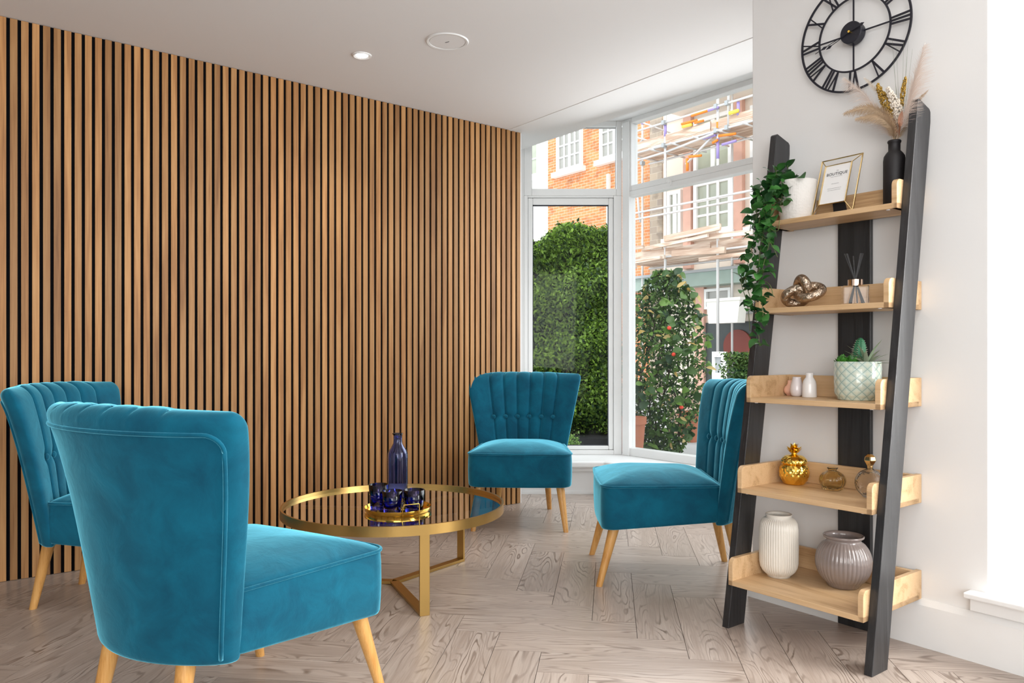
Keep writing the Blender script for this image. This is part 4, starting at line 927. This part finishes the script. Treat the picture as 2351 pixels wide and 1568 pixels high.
for (u, v) in ((2048, 88), (2058, 110), (2052, 150), (2086, 78), (2095, 112), (2082, 130), (2075, 95)):
    MB().tube([tuple(p) for p in spl([(0, 0, 0), bx_((2060 * 2 + u) / 3 + 4, 260, 2.575), bx_(u, v, 2.59)], 8)], [0.0009 * (1 - 0.75 * i / 16) for i in range(17)], 5).build('grass_stalk', flat('dry_green', (0.16, 0.19, 0.12), 0.7) if u == 2048 else bpy.data.materials['dry_green'], bq, smooth=True)
for (u, v) in ((2050, 265), (2055, 270), (2066, 275), (2070, 262), (2061, 280)):
    MB().tube([(0, 0, -0.03), tuple(bx_(u, v))], 0.0013, 6).build('stem', MT['plume_tan'], bq, smooth=True)
clf = petal(0.060, 0.012, 0.35, n=8).mesh('dry_leaf'); clf.materials.append(MT['copper_leaf'])
for (u, v, az, el, s_) in ((2052, 298, 3.0, -0.30, 1.0), (2058, 304, 2.7, -0.9, 0.95), (2064, 312, 0.4, -1.2, 0.7), (2050, 285, 3.5, -0.75, 0.6), (2066, 290, 2.2, -1.3, 0.8)):
    p = bx_(u, v, 2.54); o = obj('dry_leaf', clf, bq, True, loc=tuple(p), rot=(0.4, el, az)); o.scale = (s_, s_, s_)

# ------------------------------------------------------------------ clock
ck = thing('wall_clock', 'large black open metal wall clock with Roman numerals', 'clock', W(2.612, -1.404, 2.097), RZ)
def rng(r0, r1, y0, y1, n=120):
    mb = MB(); v = []; f = []
    for (r, y) in ((r0, y0), (r1, y0), (r1, y1), (r0, y1)):
        for k_ in range(n): a = 2 * pi * k_ / n; v.append((r * cos(a), y, r * sin(a)))
    for i in range(4):
        j = (i + 1) % 4
        for k_ in range(n): f.append((i * n + k_, i * n + (k_ + 1) % n, j * n + (k_ + 1) % n, j * n + k_))
    return mb.add(v, f)
rng(0.1955, 0.2025, -0.002, 0.003).build('outer_ring', MT['black_iron'], ck)
rng(0.1270, 0.1330, -0.002, 0.003).build('inner_ring', MT['black_iron'], ck)
def bar(mb, p, q, wd, y0=-0.002, y1=0.0015):
    p = np.array(p, float); q = np.array(q, float); d = q - p; d /= np.linalg.norm(d); s_ = np.array([-d[1], d[0]]) * wd / 2
    return mb.prism([tuple(p - s_), tuple(q - s_), tuple(q + s_), tuple(p + s_)], y0, y1, 'y')
for a in range(4):
    c_, s_ = cos(a * pi / 2), sin(a * pi / 2); bar(MB(), (0.03 * c_, 0.03 * s_), (0.129 * c_, 0.129 * s_), 0.005).build('spoke', MT['black_iron'], ck)
NUM = ['XII', 'I', 'II', 'III', 'IV', 'V', 'VI', 'VII', 'VIII', 'IX', 'X', 'XI']
for i, s_ in enumerate(NUM):
    a = pi / 2 - i * pi / 6; er = np.array([cos(a), sin(a)]); et = np.array([sin(a), -cos(a)])
    r0, r1 = 0.131, 0.198
    ws = {'I': 0.0125, 'V': 0.030, 'X': 0.028}; tot = sum(ws[c] for c in s_); x = -tot / 2; mb = MB()
    def P(x_, t): return er * (r0 + (r1 - r0) * t) + et * x_ * (0.78 + 0.30 * t)
    for c in s_:
        w_ = ws[c]; m_ = x + w_ / 2
        if c == 'I': bar(mb, P(m_, 0), P(m_, 1), 0.0068)
        elif c == 'V': bar(mb, P(m_, 0.03), P(x + 0.005, 1), 0.0072); bar(mb, P(m_, 0.03), P(x + w_ - 0.005, 1), 0.0042)
        else: bar(mb, P(x + 0.004, 0), P(x + w_ - 0.004, 1), 0.0042); bar(mb, P(x + w_ - 0.004, 0), P(x + 0.004, 1), 0.0072)
        x += w_
    mb.build('numeral', MT['black_iron'], ck)
hb = MB().lathe([(0.001, -0.022), (0.037, -0.022), (0.0385, -0.020), (0.0385, 0.010), (0.001, 0.010)], 64).build('hub', MT['black_iron'], ck, rot=(-pi / 2, 0, 0), auto=35)
hb.rotation_euler = (pi / 2, 0, 0); hb.data.transform(Matrix.Scale(-1, 4, (0, 0, 1)))
def hand(L, tail, ang, y, leaf_at, lw):
    mb = MB(); d = np.array([cos(ang), sin(ang)]); s_ = np.array([-d[1], d[0]])
    bar(mb, -d * tail, d * L, 0.0022, y - 0.0006, y + 0.0006)
    for la, l2, w_ in leaf_at:
        pts = [d * la, d * (la + l2 * .45) + s_ * w_, d * (la + l2), d * (la + l2 * .45) - s_ * w_]; mb.prism([tuple(p) for p in pts], y - 0.0007, y + 0.0007, 'y')
    return mb.build('hand', MT['black_iron'], ck)
hand(0.135, 0.055, radians(196.5), -0.028, [(0.085, 0.030, 0.0055), (-0.055, 0.022, 0.006)], 1)
hand(0.095, 0.050, radians(201), -0.025, [(0.070, 0.026, 0.0055)], 1)
MB().tube([(0, 0.0, 0), (0, -0.034, 0)], 0.0042, 14).build('pivot', MT['gold'], ck, auto=40)
MB().box(-0.004, 0.004, 0.008, 0.026, -0.01, 0.01).build('hook', MT['black_iron'], ck)

# ------------------------------------------------------------------ outside
gnd = struct('ground', MB().box(-16, 30, 4.35, 60, -0.3, -0.02), flat('paving', (0.42, 0.41, 0.40), 0.9, var=0.12, nscale=3), rz=RZ, label='grey pavement outside the window')
NFc = 14.0
def fp(u, v, n=NFc): return w_at(u, n), z_at(u, v, n)
MX = {}
MX['brick'] = brick_mat('orange_brick', (0.62, 0.21, 0.075), (0.70, 0.30, 0.12), (0.72, 0.50, 0.36), dark=0.45)
MX['stone'] = brick_mat('rough_stone', (0.36, 0.29, 0.24), (0.50, 0.40, 0.30), (0.55, 0.47, 0.38), 0.34, 0.16)
MX['cream'] = flat('cream_render', (0.80, 0.70, 0.60), 0.85, var=0.05, nscale=1.5)
MX['white'] = flat('white_render', (0.85, 0.83, 0.77), 0.85, var=0.03)
MX['paint'] = flat('white_joinery', (0.90, 0.89, 0.87), 0.5)
MX['dpane'] = flat('house_window_pane', (0.34, 0.33, 0.30), 0.08, spec=0.8, var=0.45, nscale=2.2)
MX['gpane'] = flat('greenish_window_pane', (0.40, 0.42, 0.33), 0.10, spec=0.8, var=0.4, nscale=2.0)
MX['pink'] = flat('pinkish_pilaster', (0.70, 0.42, 0.33), 0.8, var=0.15)
MX['ply'] = wood('scaffold_board', [(0.50, 0.34, 0.25), (0.70, 0.55, 0.44), (0.78, 0.66, 0.56)], 'X', 0.35, 8, 0.8, tone=0.12, bump=0)
MX['tube'] = flat('galvanised_tube', (0.72, 0.71, 0.70), 0.35, 0.35, var=0.08)
MX['orange'] = flat('orange_paint', (0.85, 0.24, 0.02), 0.6)
MX['purple'] = flat('lilac_paint', (0.36, 0.28, 0.62), 0.6)
MX['yellow'] = flat('yellow_foam', (0.85, 0.68, 0.10), 0.7)
MX['grey'] = flat('grey_metal', (0.40, 0.42, 0.43), 0.5, 0.3)
MX['fascia'] = flat('sage_fascia', (0.34, 0.43, 0.38), 0.6, var=0.12)
MX['darkshop'] = flat('dark_shopfront', (0.045, 0.055, 0.055), 0.4, var=0.4)
MX['maroon'] = flat('maroon_panel', (0.19, 0.035, 0.022), 0.5)
MX['terracotta'] = flat('terracotta', (0.42, 0.15, 0.08), 0.8, var=0.2)

def ext(name, label, cat, w, n, z=0.0): return thing(name, label, cat, W(n, w, z), RZ)
def house_window(parent, w0, w1, z0, z1, cols, rows, yo=-0.001, pane='dpane', bar_=0.035, fr=0.07, sill_=True, ox=0.0):
    """window in the parent's frame: x = w - ox, front surface at y = yo"""
    x0, x1 = w0 - ox, w1 - ox; mb = MB()
    ring(mb, x0, x1, z0, z1, x0 + fr, x1 - fr, z0 + fr, z1 - fr, yo - 0.09, yo)
    gw, gh = (x1 - x0 - 2 * fr) / cols, (z1 - z0 - 2 * fr) / rows
    for i in range(1, cols):
        b_ = bar_ * (2.2 if (cols % 2 == 0 and i == cols // 2) else 1); xx = x0 + fr + i * gw; mb.box(xx - b_ / 2, xx + b_ / 2, yo - 0.06, yo, z0 + fr, z1 - fr)
    for j in range(1, rows): zz = z0 + fr + j * gh; mb.box(x0 + fr, x1 - fr, yo - 0.055, yo, zz - bar_ / 2, zz + bar_ / 2)
    if sill_: mb.box(x0 - 0.13, x1 + 0.10, yo - 0.16, yo, z0 - 0.13, z0)
    wo = mb.build('window', MX['paint'], parent)
    pmx = MB().box(0, gw, -0.02, 0, 0, gh).mesh('pane'); pmx.materials.append(MX[pane])
    for i in range(cols):
        for j in range(rows): obj('pane', pmx, wo, loc=(x0 + fr + i * gw, yo - 0.005, z0 + fr + j * gh))
    return wo
bw0, bw1 = -16.43, -12.60
bh = ext('white_house', 'white rendered house at the left edge of the upper window', 'building', -18.0, NFc)
MB().box(-3, bw0 + 18.0, 0, 1.5, -0.3, 10).build('wall', MX['white'], bh)
house_window(bh, w_at(1222, NFc) - 0.55, w_at(1241, NFc), z_at(1232, 405, NFc), z_at(1232, 405, NFc) + 1.9, 2, 4, ox=-18.0, pane='gpane')
bb_ = ext('brick_house', 'orange brick house with white sash windows across the street', 'building', -14.5, NFc)
MB().box(bw0 + 14.5, bw1 + 14.5, 0, 1.5, -0.3, 11).build('wall', MX['brick'], bb_)
for (a, b) in ((-15.98, -14.98), (-14.29, -13.29)): house_window(bb_, a, b, 5.94, 7.35, 4, 4, ox=-14.5)
MB().box(w_at(1397, NFc) + 14.5, w_at(1402, NFc) + 14.5, -0.08, 0, 3.9, z_at(1400, 400, NFc)).build('downpipe', MX['paint'], bb_)
cs = ext('stone_house', 'cream and stone fronted house behind the scaffolding', 'building', -10.5, NFc)
MB().box(-12.6 + 10.5, -12.22 + 10.5, -0.04, 1.5, -0.3, 11).build('stone_edge', MX['stone'], cs)
MB().box(-12.22 + 10.5, -6.0 + 10.5, 0, 1.5, -0.3, 11).build('wall', MX['cream'], cs)
house_window(cs, -11.25, -10.22, 3.64, 4.82, 3, 3, ox=-10.5, pane='gpane', bar_=0.05, fr=0.09)
house_window(cs, -11.25, -10.22, 4.98, 6.25, 2, 2, ox=-10.5, pane='gpane', bar_=0.05, fr=0.09)
house_window(cs, -9.75, -8.75, 3.64, 6.2, 2, 4, ox=-10.5, pane='gpane', bar_=0.05, fr=0.09)
house_window(cs, -12.02, -11.62, 3.65, 4.75, 2, 1, ox=-10.5, pane='gpane', bar_=0.05, fr=0.08)
house_window(cs, -11.35, -8.6, 7.0, 8.6, 4, 2, ox=-10.5, pane='gpane', bar_=0.05, fr=0.09)
for (a, b) in ((-11.52, -11.30), (-10.17, -9.93)): MB().box(a + 10.5, b + 10.5, -0.12, 0, 2.9, 6.4).build('pilaster', MX['pink'], cs)
for z in (4.95, 6.45, 7.0, 7.5): MB().box(-12.2 + 10.5, -6 + 10.5, -0.05, 0, z - 0.03, z + 0.03).build('string_course', MX['cream'], cs)
rl = MB(); rl.box(-11.6 + 10.5, -8.0 + 10.5, -0.62, -0.58, 7.35, 7.40).box(-11.6 + 10.5, -8.0 + 10.5, -0.62, -0.58, 6.55, 6.60)
rlo = rl.build('railing', MX['grey'], cs)
rb = MB().box(-0.012, 0.012, -0.012, 0.012, 0, 0.8).mesh('rail_bar'); rb.materials.append(MX['grey'])
for i in range(36): obj('rail_bar', rb, rlo, loc=(-1.1 + 0.1 * i, -0.6, 6.57))
MB().box(-11.6 + 10.5, -8.0 + 10.5, -0.6, 0, 6.42, 6.55).build('balcony', MX['white'], cs)
MB().box(-13.2 + 10.5, -6.0 + 10.5, -0.45, -0.06, 2.45, 2.74).build('fascia', MX['fascia'], cs)
MB().box(-13.2 + 10.5, -6.0 + 10.5, -0.52, -0.06, 2.74, 2.80).build('cornice', MX['grey'], cs)
a0, z0 = fp(1690, 738); MB().box(-11.2 + 10.5, -6.0 + 10.5, -0.03, 0, -0.2, 1.65).build('dark_shopfront', MX['darkshop'], cs)
MB().box(-11.2 + 10.5, -10.95 + 10.5, -0.10, 0, -0.2, 2.45).build('column', MX['pink'], cs)
MB().lathe([(0.001, 0), (0.36, 0), (0.36, 0.04), (0.001, 0.04)], 40).build('round_sign', MX['maroon'], cs, loc=(w_at(1697, NFc) + 10.5, -0.031, z_at(1697, 795, NFc)), rot=(pi / 2, 0, 0), auto=40)
house_window(cs, -10.95, -10.25, 1.95, 2.40, 1, 1, ox=-10.5, pane='dpane', fr=0.06, sill_=False)
# planter box and cabinet in front of the shop
pb = ext('window_box', 'pale planter box hanging under the shop fascia', 'planter', w_at(1668, 13.4), 13.4, 1.60)
MB().prism([(-0.36, 0.0), (0.36, 0.0), (0.42, 0.46), (-0.42, 0.46)], -0.13, 0.13, 'y').build('box', MX['white'], pb)
MB().box(-0.45, 0.45, -0.16, 0.16, 0.46, 0.52).build('rim', MX['white'], pb)
MB().box(-0.3, 0.3, 0.13, 0.55, 0.2, 0.28).build('bracket', MX['grey'], pb)
cb_ = ext('meter_cabinet', 'white framed box standing on the pavement before the dark shopfront', 'cabinet', w_at(1652, 12.0), 12.0, -0.02)
ring(MB(), -0.13, 0.13, 0.0, 1.02, -0.08, 0.08, 0.62, 0.92, -0.06, 0.06).build('frame', MX['paint'], cb_)
MB().box(-0.08, 0.08, -0.02, 0.04, 0.62, 0.92).build('panel', MX['grey'], cb_)
# scaffolding
NS, NI = 12.8, 13.55
sc_ = ext('scaffolding', 'galvanised tube scaffolding with board decks in front of the houses', 'scaffolding', -10.5, 13.2)
def sx(w): return w + 10.5
def sy(n): return n - 13.2
def tube_s(p, q, mat='tube', r=0.026, name='scaffold_tube'):
    return MB().tube([(sx(p[0]), sy(p[1]), p[2]), (sx(q[0]), sy(q[1]), q[2])], r, 8).build(name, MX[mat], sc_, smooth=True)
wL, wR_ = -12.25, -7.5
for w in (w_at(1475, NI), w_at(1681, NI), w_at(1741, NI)): tube_s((w, NI, -0.1), (w, NI, 8.0))
for w in (w_at(1527.5, NS), w_at(1648, NS), w_at(1790, NS)): tube_s((w, NS, -0.1), (w, NS, 8.2), r=0.030)
tube_s((w_at(1673, NS), NS, 5.45), (w_at(1673, NS), NS, 8.2), r=0.030)
for (n, z) in ((NS - 0.04, 5.46), (NS - 0.04, 5.95), (NS - 0.04, 6.35), (NI, 5.40), (NS - 0.04, 4.12), (NS - 0.04, 3.98), (NS - 0.04, 3.05), (NI, 2.95)): tube_s((wL, n, z), (wR_, n, z), r=0.024)
for w in (-12.0, -11.4, -10.8, -10.2, -9.6, -9.0): tube_s((w, NS - 0.2, 5.42), (w, NI + 0.25, 5.42), r=0.022)
tube_s((w_at(1455, NS), NS, 5.30), (w_at(1470, NS), NS, 3.9)); tube_s((w_at(1455, NS), NS, 5.30), (w_at(1530, NS), NS, 5.32))
tube_s((w_at(1530, NS), NS, 5.32), (w_at(1645, NS), NS - .1, 5.40)); tube_s((w_at(1575, NS), NS, 4.95), (w_at(1640, NS), NS, 5.42))
tube_s((w_at(1449, NS), NS, 6.3), (w_at(1500, NS), NI, 5.9), r=0.018); tube_s((w_at(1449, NS), NS, 5.9), (w_at(1500, NS), NI, 5.6), r=0.018)
# painted tube ends
def painted(u, v0, v1, mat, n=NS, r=0.031): w = w_at(u, n); tube_s((w, n, z_at(u, v0, n)), (w, n, z_at(u, v1, n)), mat, r)
painted(1527.5, 283, 314, 'purple'); painted(1648, 280, 307, 'orange'); painted(1648, 318, 365, 'purple'); painted(1475, 276, 286, 'purple', NI)
painted(1695, 234, 265, 'purple'); painted(1578, 364, 392, 'orange')
def painted2(u0, v0, u1, v1, mat, n=NS - 0.05, r=0.027): tube_s((w_at(u0, n), n, z_at(u0, v0, n)), (w_at(u1, n), n, z_at(u1, v1, n)), mat, r)
painted2(1588, 266, 1626, 254, 'orange'); painted2(1626, 254, 1650, 246, 'purple'); painted2(1614, 318, 1643, 310, 'purple'); painted2(1650, 312, 1689, 307, 'orange')
painted2(1636, 328, 1648, 321, 'orange'); painted2(1451, 374, 1457, 389, 'orange'); painted2(1582, 360, 1610, 357, 'orange'); painted2(1658, 332, 1690, 323, 'purple')
painted2(1565, 285, 1600, 276, 'orange'); painted2(1595, 282, 1615, 277, 'orange'); painted2(1567, 291, 1588, 286, 'yellow', r=0.035); painted2(1675, 260, 1695, 254, 'yellow', r=0.04)
cpl = MB().box(-0.035, 0.035, -0.055, 0.055, -0.045, 0.045).mesh('coupler'); cpl.materials.append(MX['grey'])
for w in (w_at(1527.5, NS), w_at(1648, NS), w_at(1673, NS), w_at(1475, NI)):
    for z in (5.46, 5.95): obj('coupler', cpl, sc_, loc=(sx(w), sy(NS - 0.04 if w != w_at(1475, NI) else NI), z))
def boards(z, n0, n1, name='deck_board'):
    nb = 4; wd_ = (n1 - n0) / nb
    for i in range(nb):
        for a in (wL, (wL + wR_) / 2): MB().box(sx(a), sx(a + (wR_ - wL) / 2 - 0.02), sy(n0 + i * wd_), sy(n0 + (i + 1) * wd_ - 0.015), z, z + 0.04).build(name, MX['ply'], sc_)
boards(5.485, NS - 0.02, NI + 0.15); boards(3.0, NS - 0.02, NI + 0.15)
for a in (wL, (wL + wR_) / 2):
    MB().box(sx(a), sx(a + (wR_ - wL) / 2 - 0.03), sy(NS - 0.02), sy(NS + 0.02), 5.53, 5.70).build('toe_board', MX['ply'], sc_)
    MB().box(sx(a), sx(a + (wR_ - wL) / 2 - 0.03), sy(NS - 0.02), sy(NS + 0.02), 3.05, 3.24).build('toe_board', MX['ply'], sc_)
for i in range(13):
    w = R.uniform(-12.4, -9.0); L = R.uniform(0.5, 1.6); z = 3.26 + 0.05 * (i % 4) - (0.45 if i % 2 else 0)
    MB().box(-L / 2, L / 2, -0.03, 0.03, 0, 0.05 + 0.08 * R.random()).build('loose_board', MX['ply'], sc_, loc=(sx(w), sy(NS - 0.1 - 0.02 * i), z), rot=(0, R.uniform(-0.06, 0.06), 0))
# hedge behind the camera-facing window
def leaf_cloud(n, sampler, size, rnd):
    mb = MB(); v = []; f = []
    for i in range(n):
        p = sampler(); s_ = size * rnd.uniform(0.6, 1.25)
        q = Matrix.Rotation(rnd.uniform(0, 2 * pi), 3, 'Z') @ Matrix.Rotation(rnd.uniform(-1.2, 1.2), 3, 'Y') @ Matrix.Rotation(rnd.uniform(-1.2, 1.2), 3, 'X')
        pts = [(-0.5, 0, 0), (-0.1, -0.26, 0.05), (0.5, 0, 0), (-0.1, 0.26, 0.05)]
        k_ = len(v); v += [tuple(q @ Vector(a) * s_ + Vector(p)) for a in pts]; f += [(k_, k_ + 1, k_ + 2), (k_, k_ + 2, k_ + 3)]
    mb.v = v; mb.f = f; return mb
MX['hedge'] = leaf_mat('hedge_leaf', (0.015, 0.050, 0.010), (0.26, 0.43, 0.055), 0.5, 0.3, rand_obj=False)
hd = thing('hedge', 'tall dense green hedge outside the window by the slatted wall', 'hedge', (0.45, 8.0, -0.02))
rh = random.Random(3)
def hedge_pt():
    x = rh.uniform(-0.75, 0.60); z = 0.20 + 2.15 * rh.random()
    top = 2.16 + 0.10 * sin(3.1 * x) + 0.06 * sin(9 * x + 1)
    if z > top: z = top - rh.random() * 0.25
    d = abs(rh.gauss(0, 0.10)) - 0.04; y = -0.45 + 0.10 * sin(5 * x + 2 * z) + 0.08 * sin(11 * z - 4 * x) + d
    if rh.random() < 0.22: y = rh.uniform(-0.4, 0.4); z = top + rh.gauss(0, 0.03)
    return (x, y, z)
leaf_cloud(30000, hedge_pt, 0.048, rh).build('foliage', MX['hedge'], hd, kind='stuff')
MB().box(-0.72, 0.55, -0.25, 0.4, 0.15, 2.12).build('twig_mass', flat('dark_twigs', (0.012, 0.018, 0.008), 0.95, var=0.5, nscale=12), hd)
for i in range(7):
    x = -0.6 + 0.22 * i; MB().tube([(x, -0.1, 0), (x + rh.uniform(-.05, .05), -0.2, 0.4), (x + rh.uniform(-.1, .1), -0.3, 0.9)], [0.03, 0.022, 0.01], 8).build('trunk', flat('bark', (0.06, 0.045, 0.03), 0.9) if i == 0 else bpy.data.materials['bark'], hd, smooth=True)
MB().box(-0.75, 0.68, -0.62, 0.45, 0, 0.17).build('planting_bed', flat('dark_bed', (0.03, 0.03, 0.032), 0.8, var=0.5, nscale=9), hd)
bu = thing('low_shrub', 'small bright green shrub low behind the chair at the bay window', 'shrub', (X_at(1306, 6.9), 6.9, -0.02))
leaf_cloud(900, lambda: (rh.gauss(0, 0.045), rh.gauss(0, 0.045), 0.05 + abs(rh.gauss(0.1, 0.05))), 0.028, rh).build('foliage', leaf_mat('pale_leaf', (0.10, 0.22, 0.04), (0.35, 0.52, 0.14), 0.5, 0.3, rand_obj=False), bu, kind='stuff')
# climbing plant outside the bay
MX['climb'] = leaf_mat('climber_leaf', (0.015, 0.055, 0.015), (0.16, 0.30, 0.05), 0.45, 0.3)
MX['climb2'] = leaf_mat('climber_leaf_small', (0.012, 0.045, 0.012), (0.15, 0.27, 0.06), 0.5, 0.3, rand_obj=False)
MX['dryleaf'] = leaf_mat('yellowing_leaf', (0.45, 0.28, 0.06), (0.62, 0.50, 0.22), 0.5, 0.3)
cy_ = 7.3; cl = thing('climbing_plant', 'tall leafy climbing plant outside the wide bay window', 'plant', (X_at(1525, cy_), cy_, -0.02))
def clx(z):    # half width and centre at height z
    t = z / 1.75; hw_ = 0.20 + 0.22 * sin(pi * min(1, max(0, t)) ** 0.9) ; c_ = -0.05 + 0.06 * t
    return c_, hw_ * (1 if t < 0.9 else max(0.25, 1 - (t - 0.9) * 4))
def clp():
    z = 0.05 + 1.72 * rh.random(); c_, hw_ = clx(z); a = rh.uniform(0, 2 * pi); r = hw_ * sqrt(rh.random())
    return (c_ + r * cos(a), 0.7 * r * sin(a), z)
leaf_cloud(6500, clp, 0.055, rh).build('foliage', MX['climb2'], cl, kind='stuff')
clm = ivy_leaf(0.095, 0.034).mesh('leaf'); clm.materials.append(MX['climb'])
cld = ivy_leaf(0.090, 0.016).mesh('leaf'); cld.materials.append(MX['dryleaf'])
for i in range(290):
    z = 0.10 + 1.66 * rh.random(); c_, hw_ = clx(z); a = rh.uniform(pi * 1.02, pi * 1.98); r = hw_ * rh.uniform(0.75, 1.12)
    dry = rh.random() < (0.30 if z > 1.1 else 0.10)
    o = obj('leaf', cld if dry else clm, cl, True, loc=(c_ + r * cos(a), 0.75 * r * sin(a), z), rot=(rh.uniform(0.3, 1.6), rh.uniform(-0.7, 1.0), rh.uniform(-2.2, 2.2)))
    sc = rh.uniform(0.65, 1.3); o.scale = (sc,) * 3
for i in range(6):
    x = -0.15 + 0.06 * i; pts = [(x, 0, 0)] + [(x + rh.uniform(-.12, .12), rh.uniform(-.1, .1), 0.35 * (k_ + 1)) for k_ in range(4)]
    MB().tube([tuple(p) for p in spl(pts, 6)], 0.009, 6).build('stem', bpy.data.materials['bark'], cl, smooth=True)
berry = flat('red_flower', (0.75, 0.06, 0.03), 0.5)
for (x, z) in ((0.02, 0.98), (0.09, 0.50), (-0.02, 1.22)): MB().ellipsoid((x, -0.33, z), (0.02, 0.02, 0.018), 10, 6).build('flower', berry, cl, smooth=True)
b2 = thing('leafy_shrub', 'feathery green shrub outside beside the left leg of the ladder shelf', 'shrub', (X_at(1700, 8.6), 8.6, -0.02))
leaf_cloud(3000, lambda: (rh.gauss(0.02, 0.10), rh.gauss(0, 0.08), 0.15 + 0.85 * rh.random() ** 0.7), 0.05, rh).build('foliage', MX['climb2'], b2, kind='stuff')
MB().tube([(0, 0, 0), (0.02, 0, 0.4), (-0.02, 0, 0.85)], [0.015, 0.01, 0.005], 6).build('stem', bpy.data.materials['bark'], b2, smooth=True)
for (u, Y, h_, r_, lab) in ((1583, 8.6, 0.34, 0.13, 'terracotta pot on a wooden crate behind the climbing plant'), (1452, 6.9, 0.42, 0.12, 'dark terracotta pot left of the climbing plant')):
    t = thing('plant_pot', lab, 'plant pot', (X_at(u, Y), Y, -0.02))
    MB().lathe([(0.001, 0), (r_ * 0.7, 0), (r_ * 0.95, h_ * 0.85), (r_ * 1.05, h_ * 0.85), (r_ * 1.05, h_), (r_ * 0.92, h_), (r_ * 0.85, h_ * 0.9), (0.001, h_ * 0.88)], 32).build('pot', MX['terracotta'], t, auto=40)
cr = thing('wooden_crate', 'pale wooden crate standing behind the terracotta pot', 'crate', (X_at(1598, 9.2), 9.2, -0.02))
for j in range(4):
    for (a, b, c, d) in ((-0.3, 0.3, -0.2, -0.18), (-0.3, 0.3, 0.18, 0.2)): MB().box(a, b, c, d, 0.03 + 0.13 * j, 0.14 + 0.13 * j).build('plank', MX['ply'], cr)
for (a, c) in ((-0.3, -0.18), (0.27, -0.18), (-0.3, 0.15), (0.27, 0.15)): MB().box(a, a + 0.03, c, c + 0.03, 0, 0.56).build('corner_post', MX['ply'], cr)
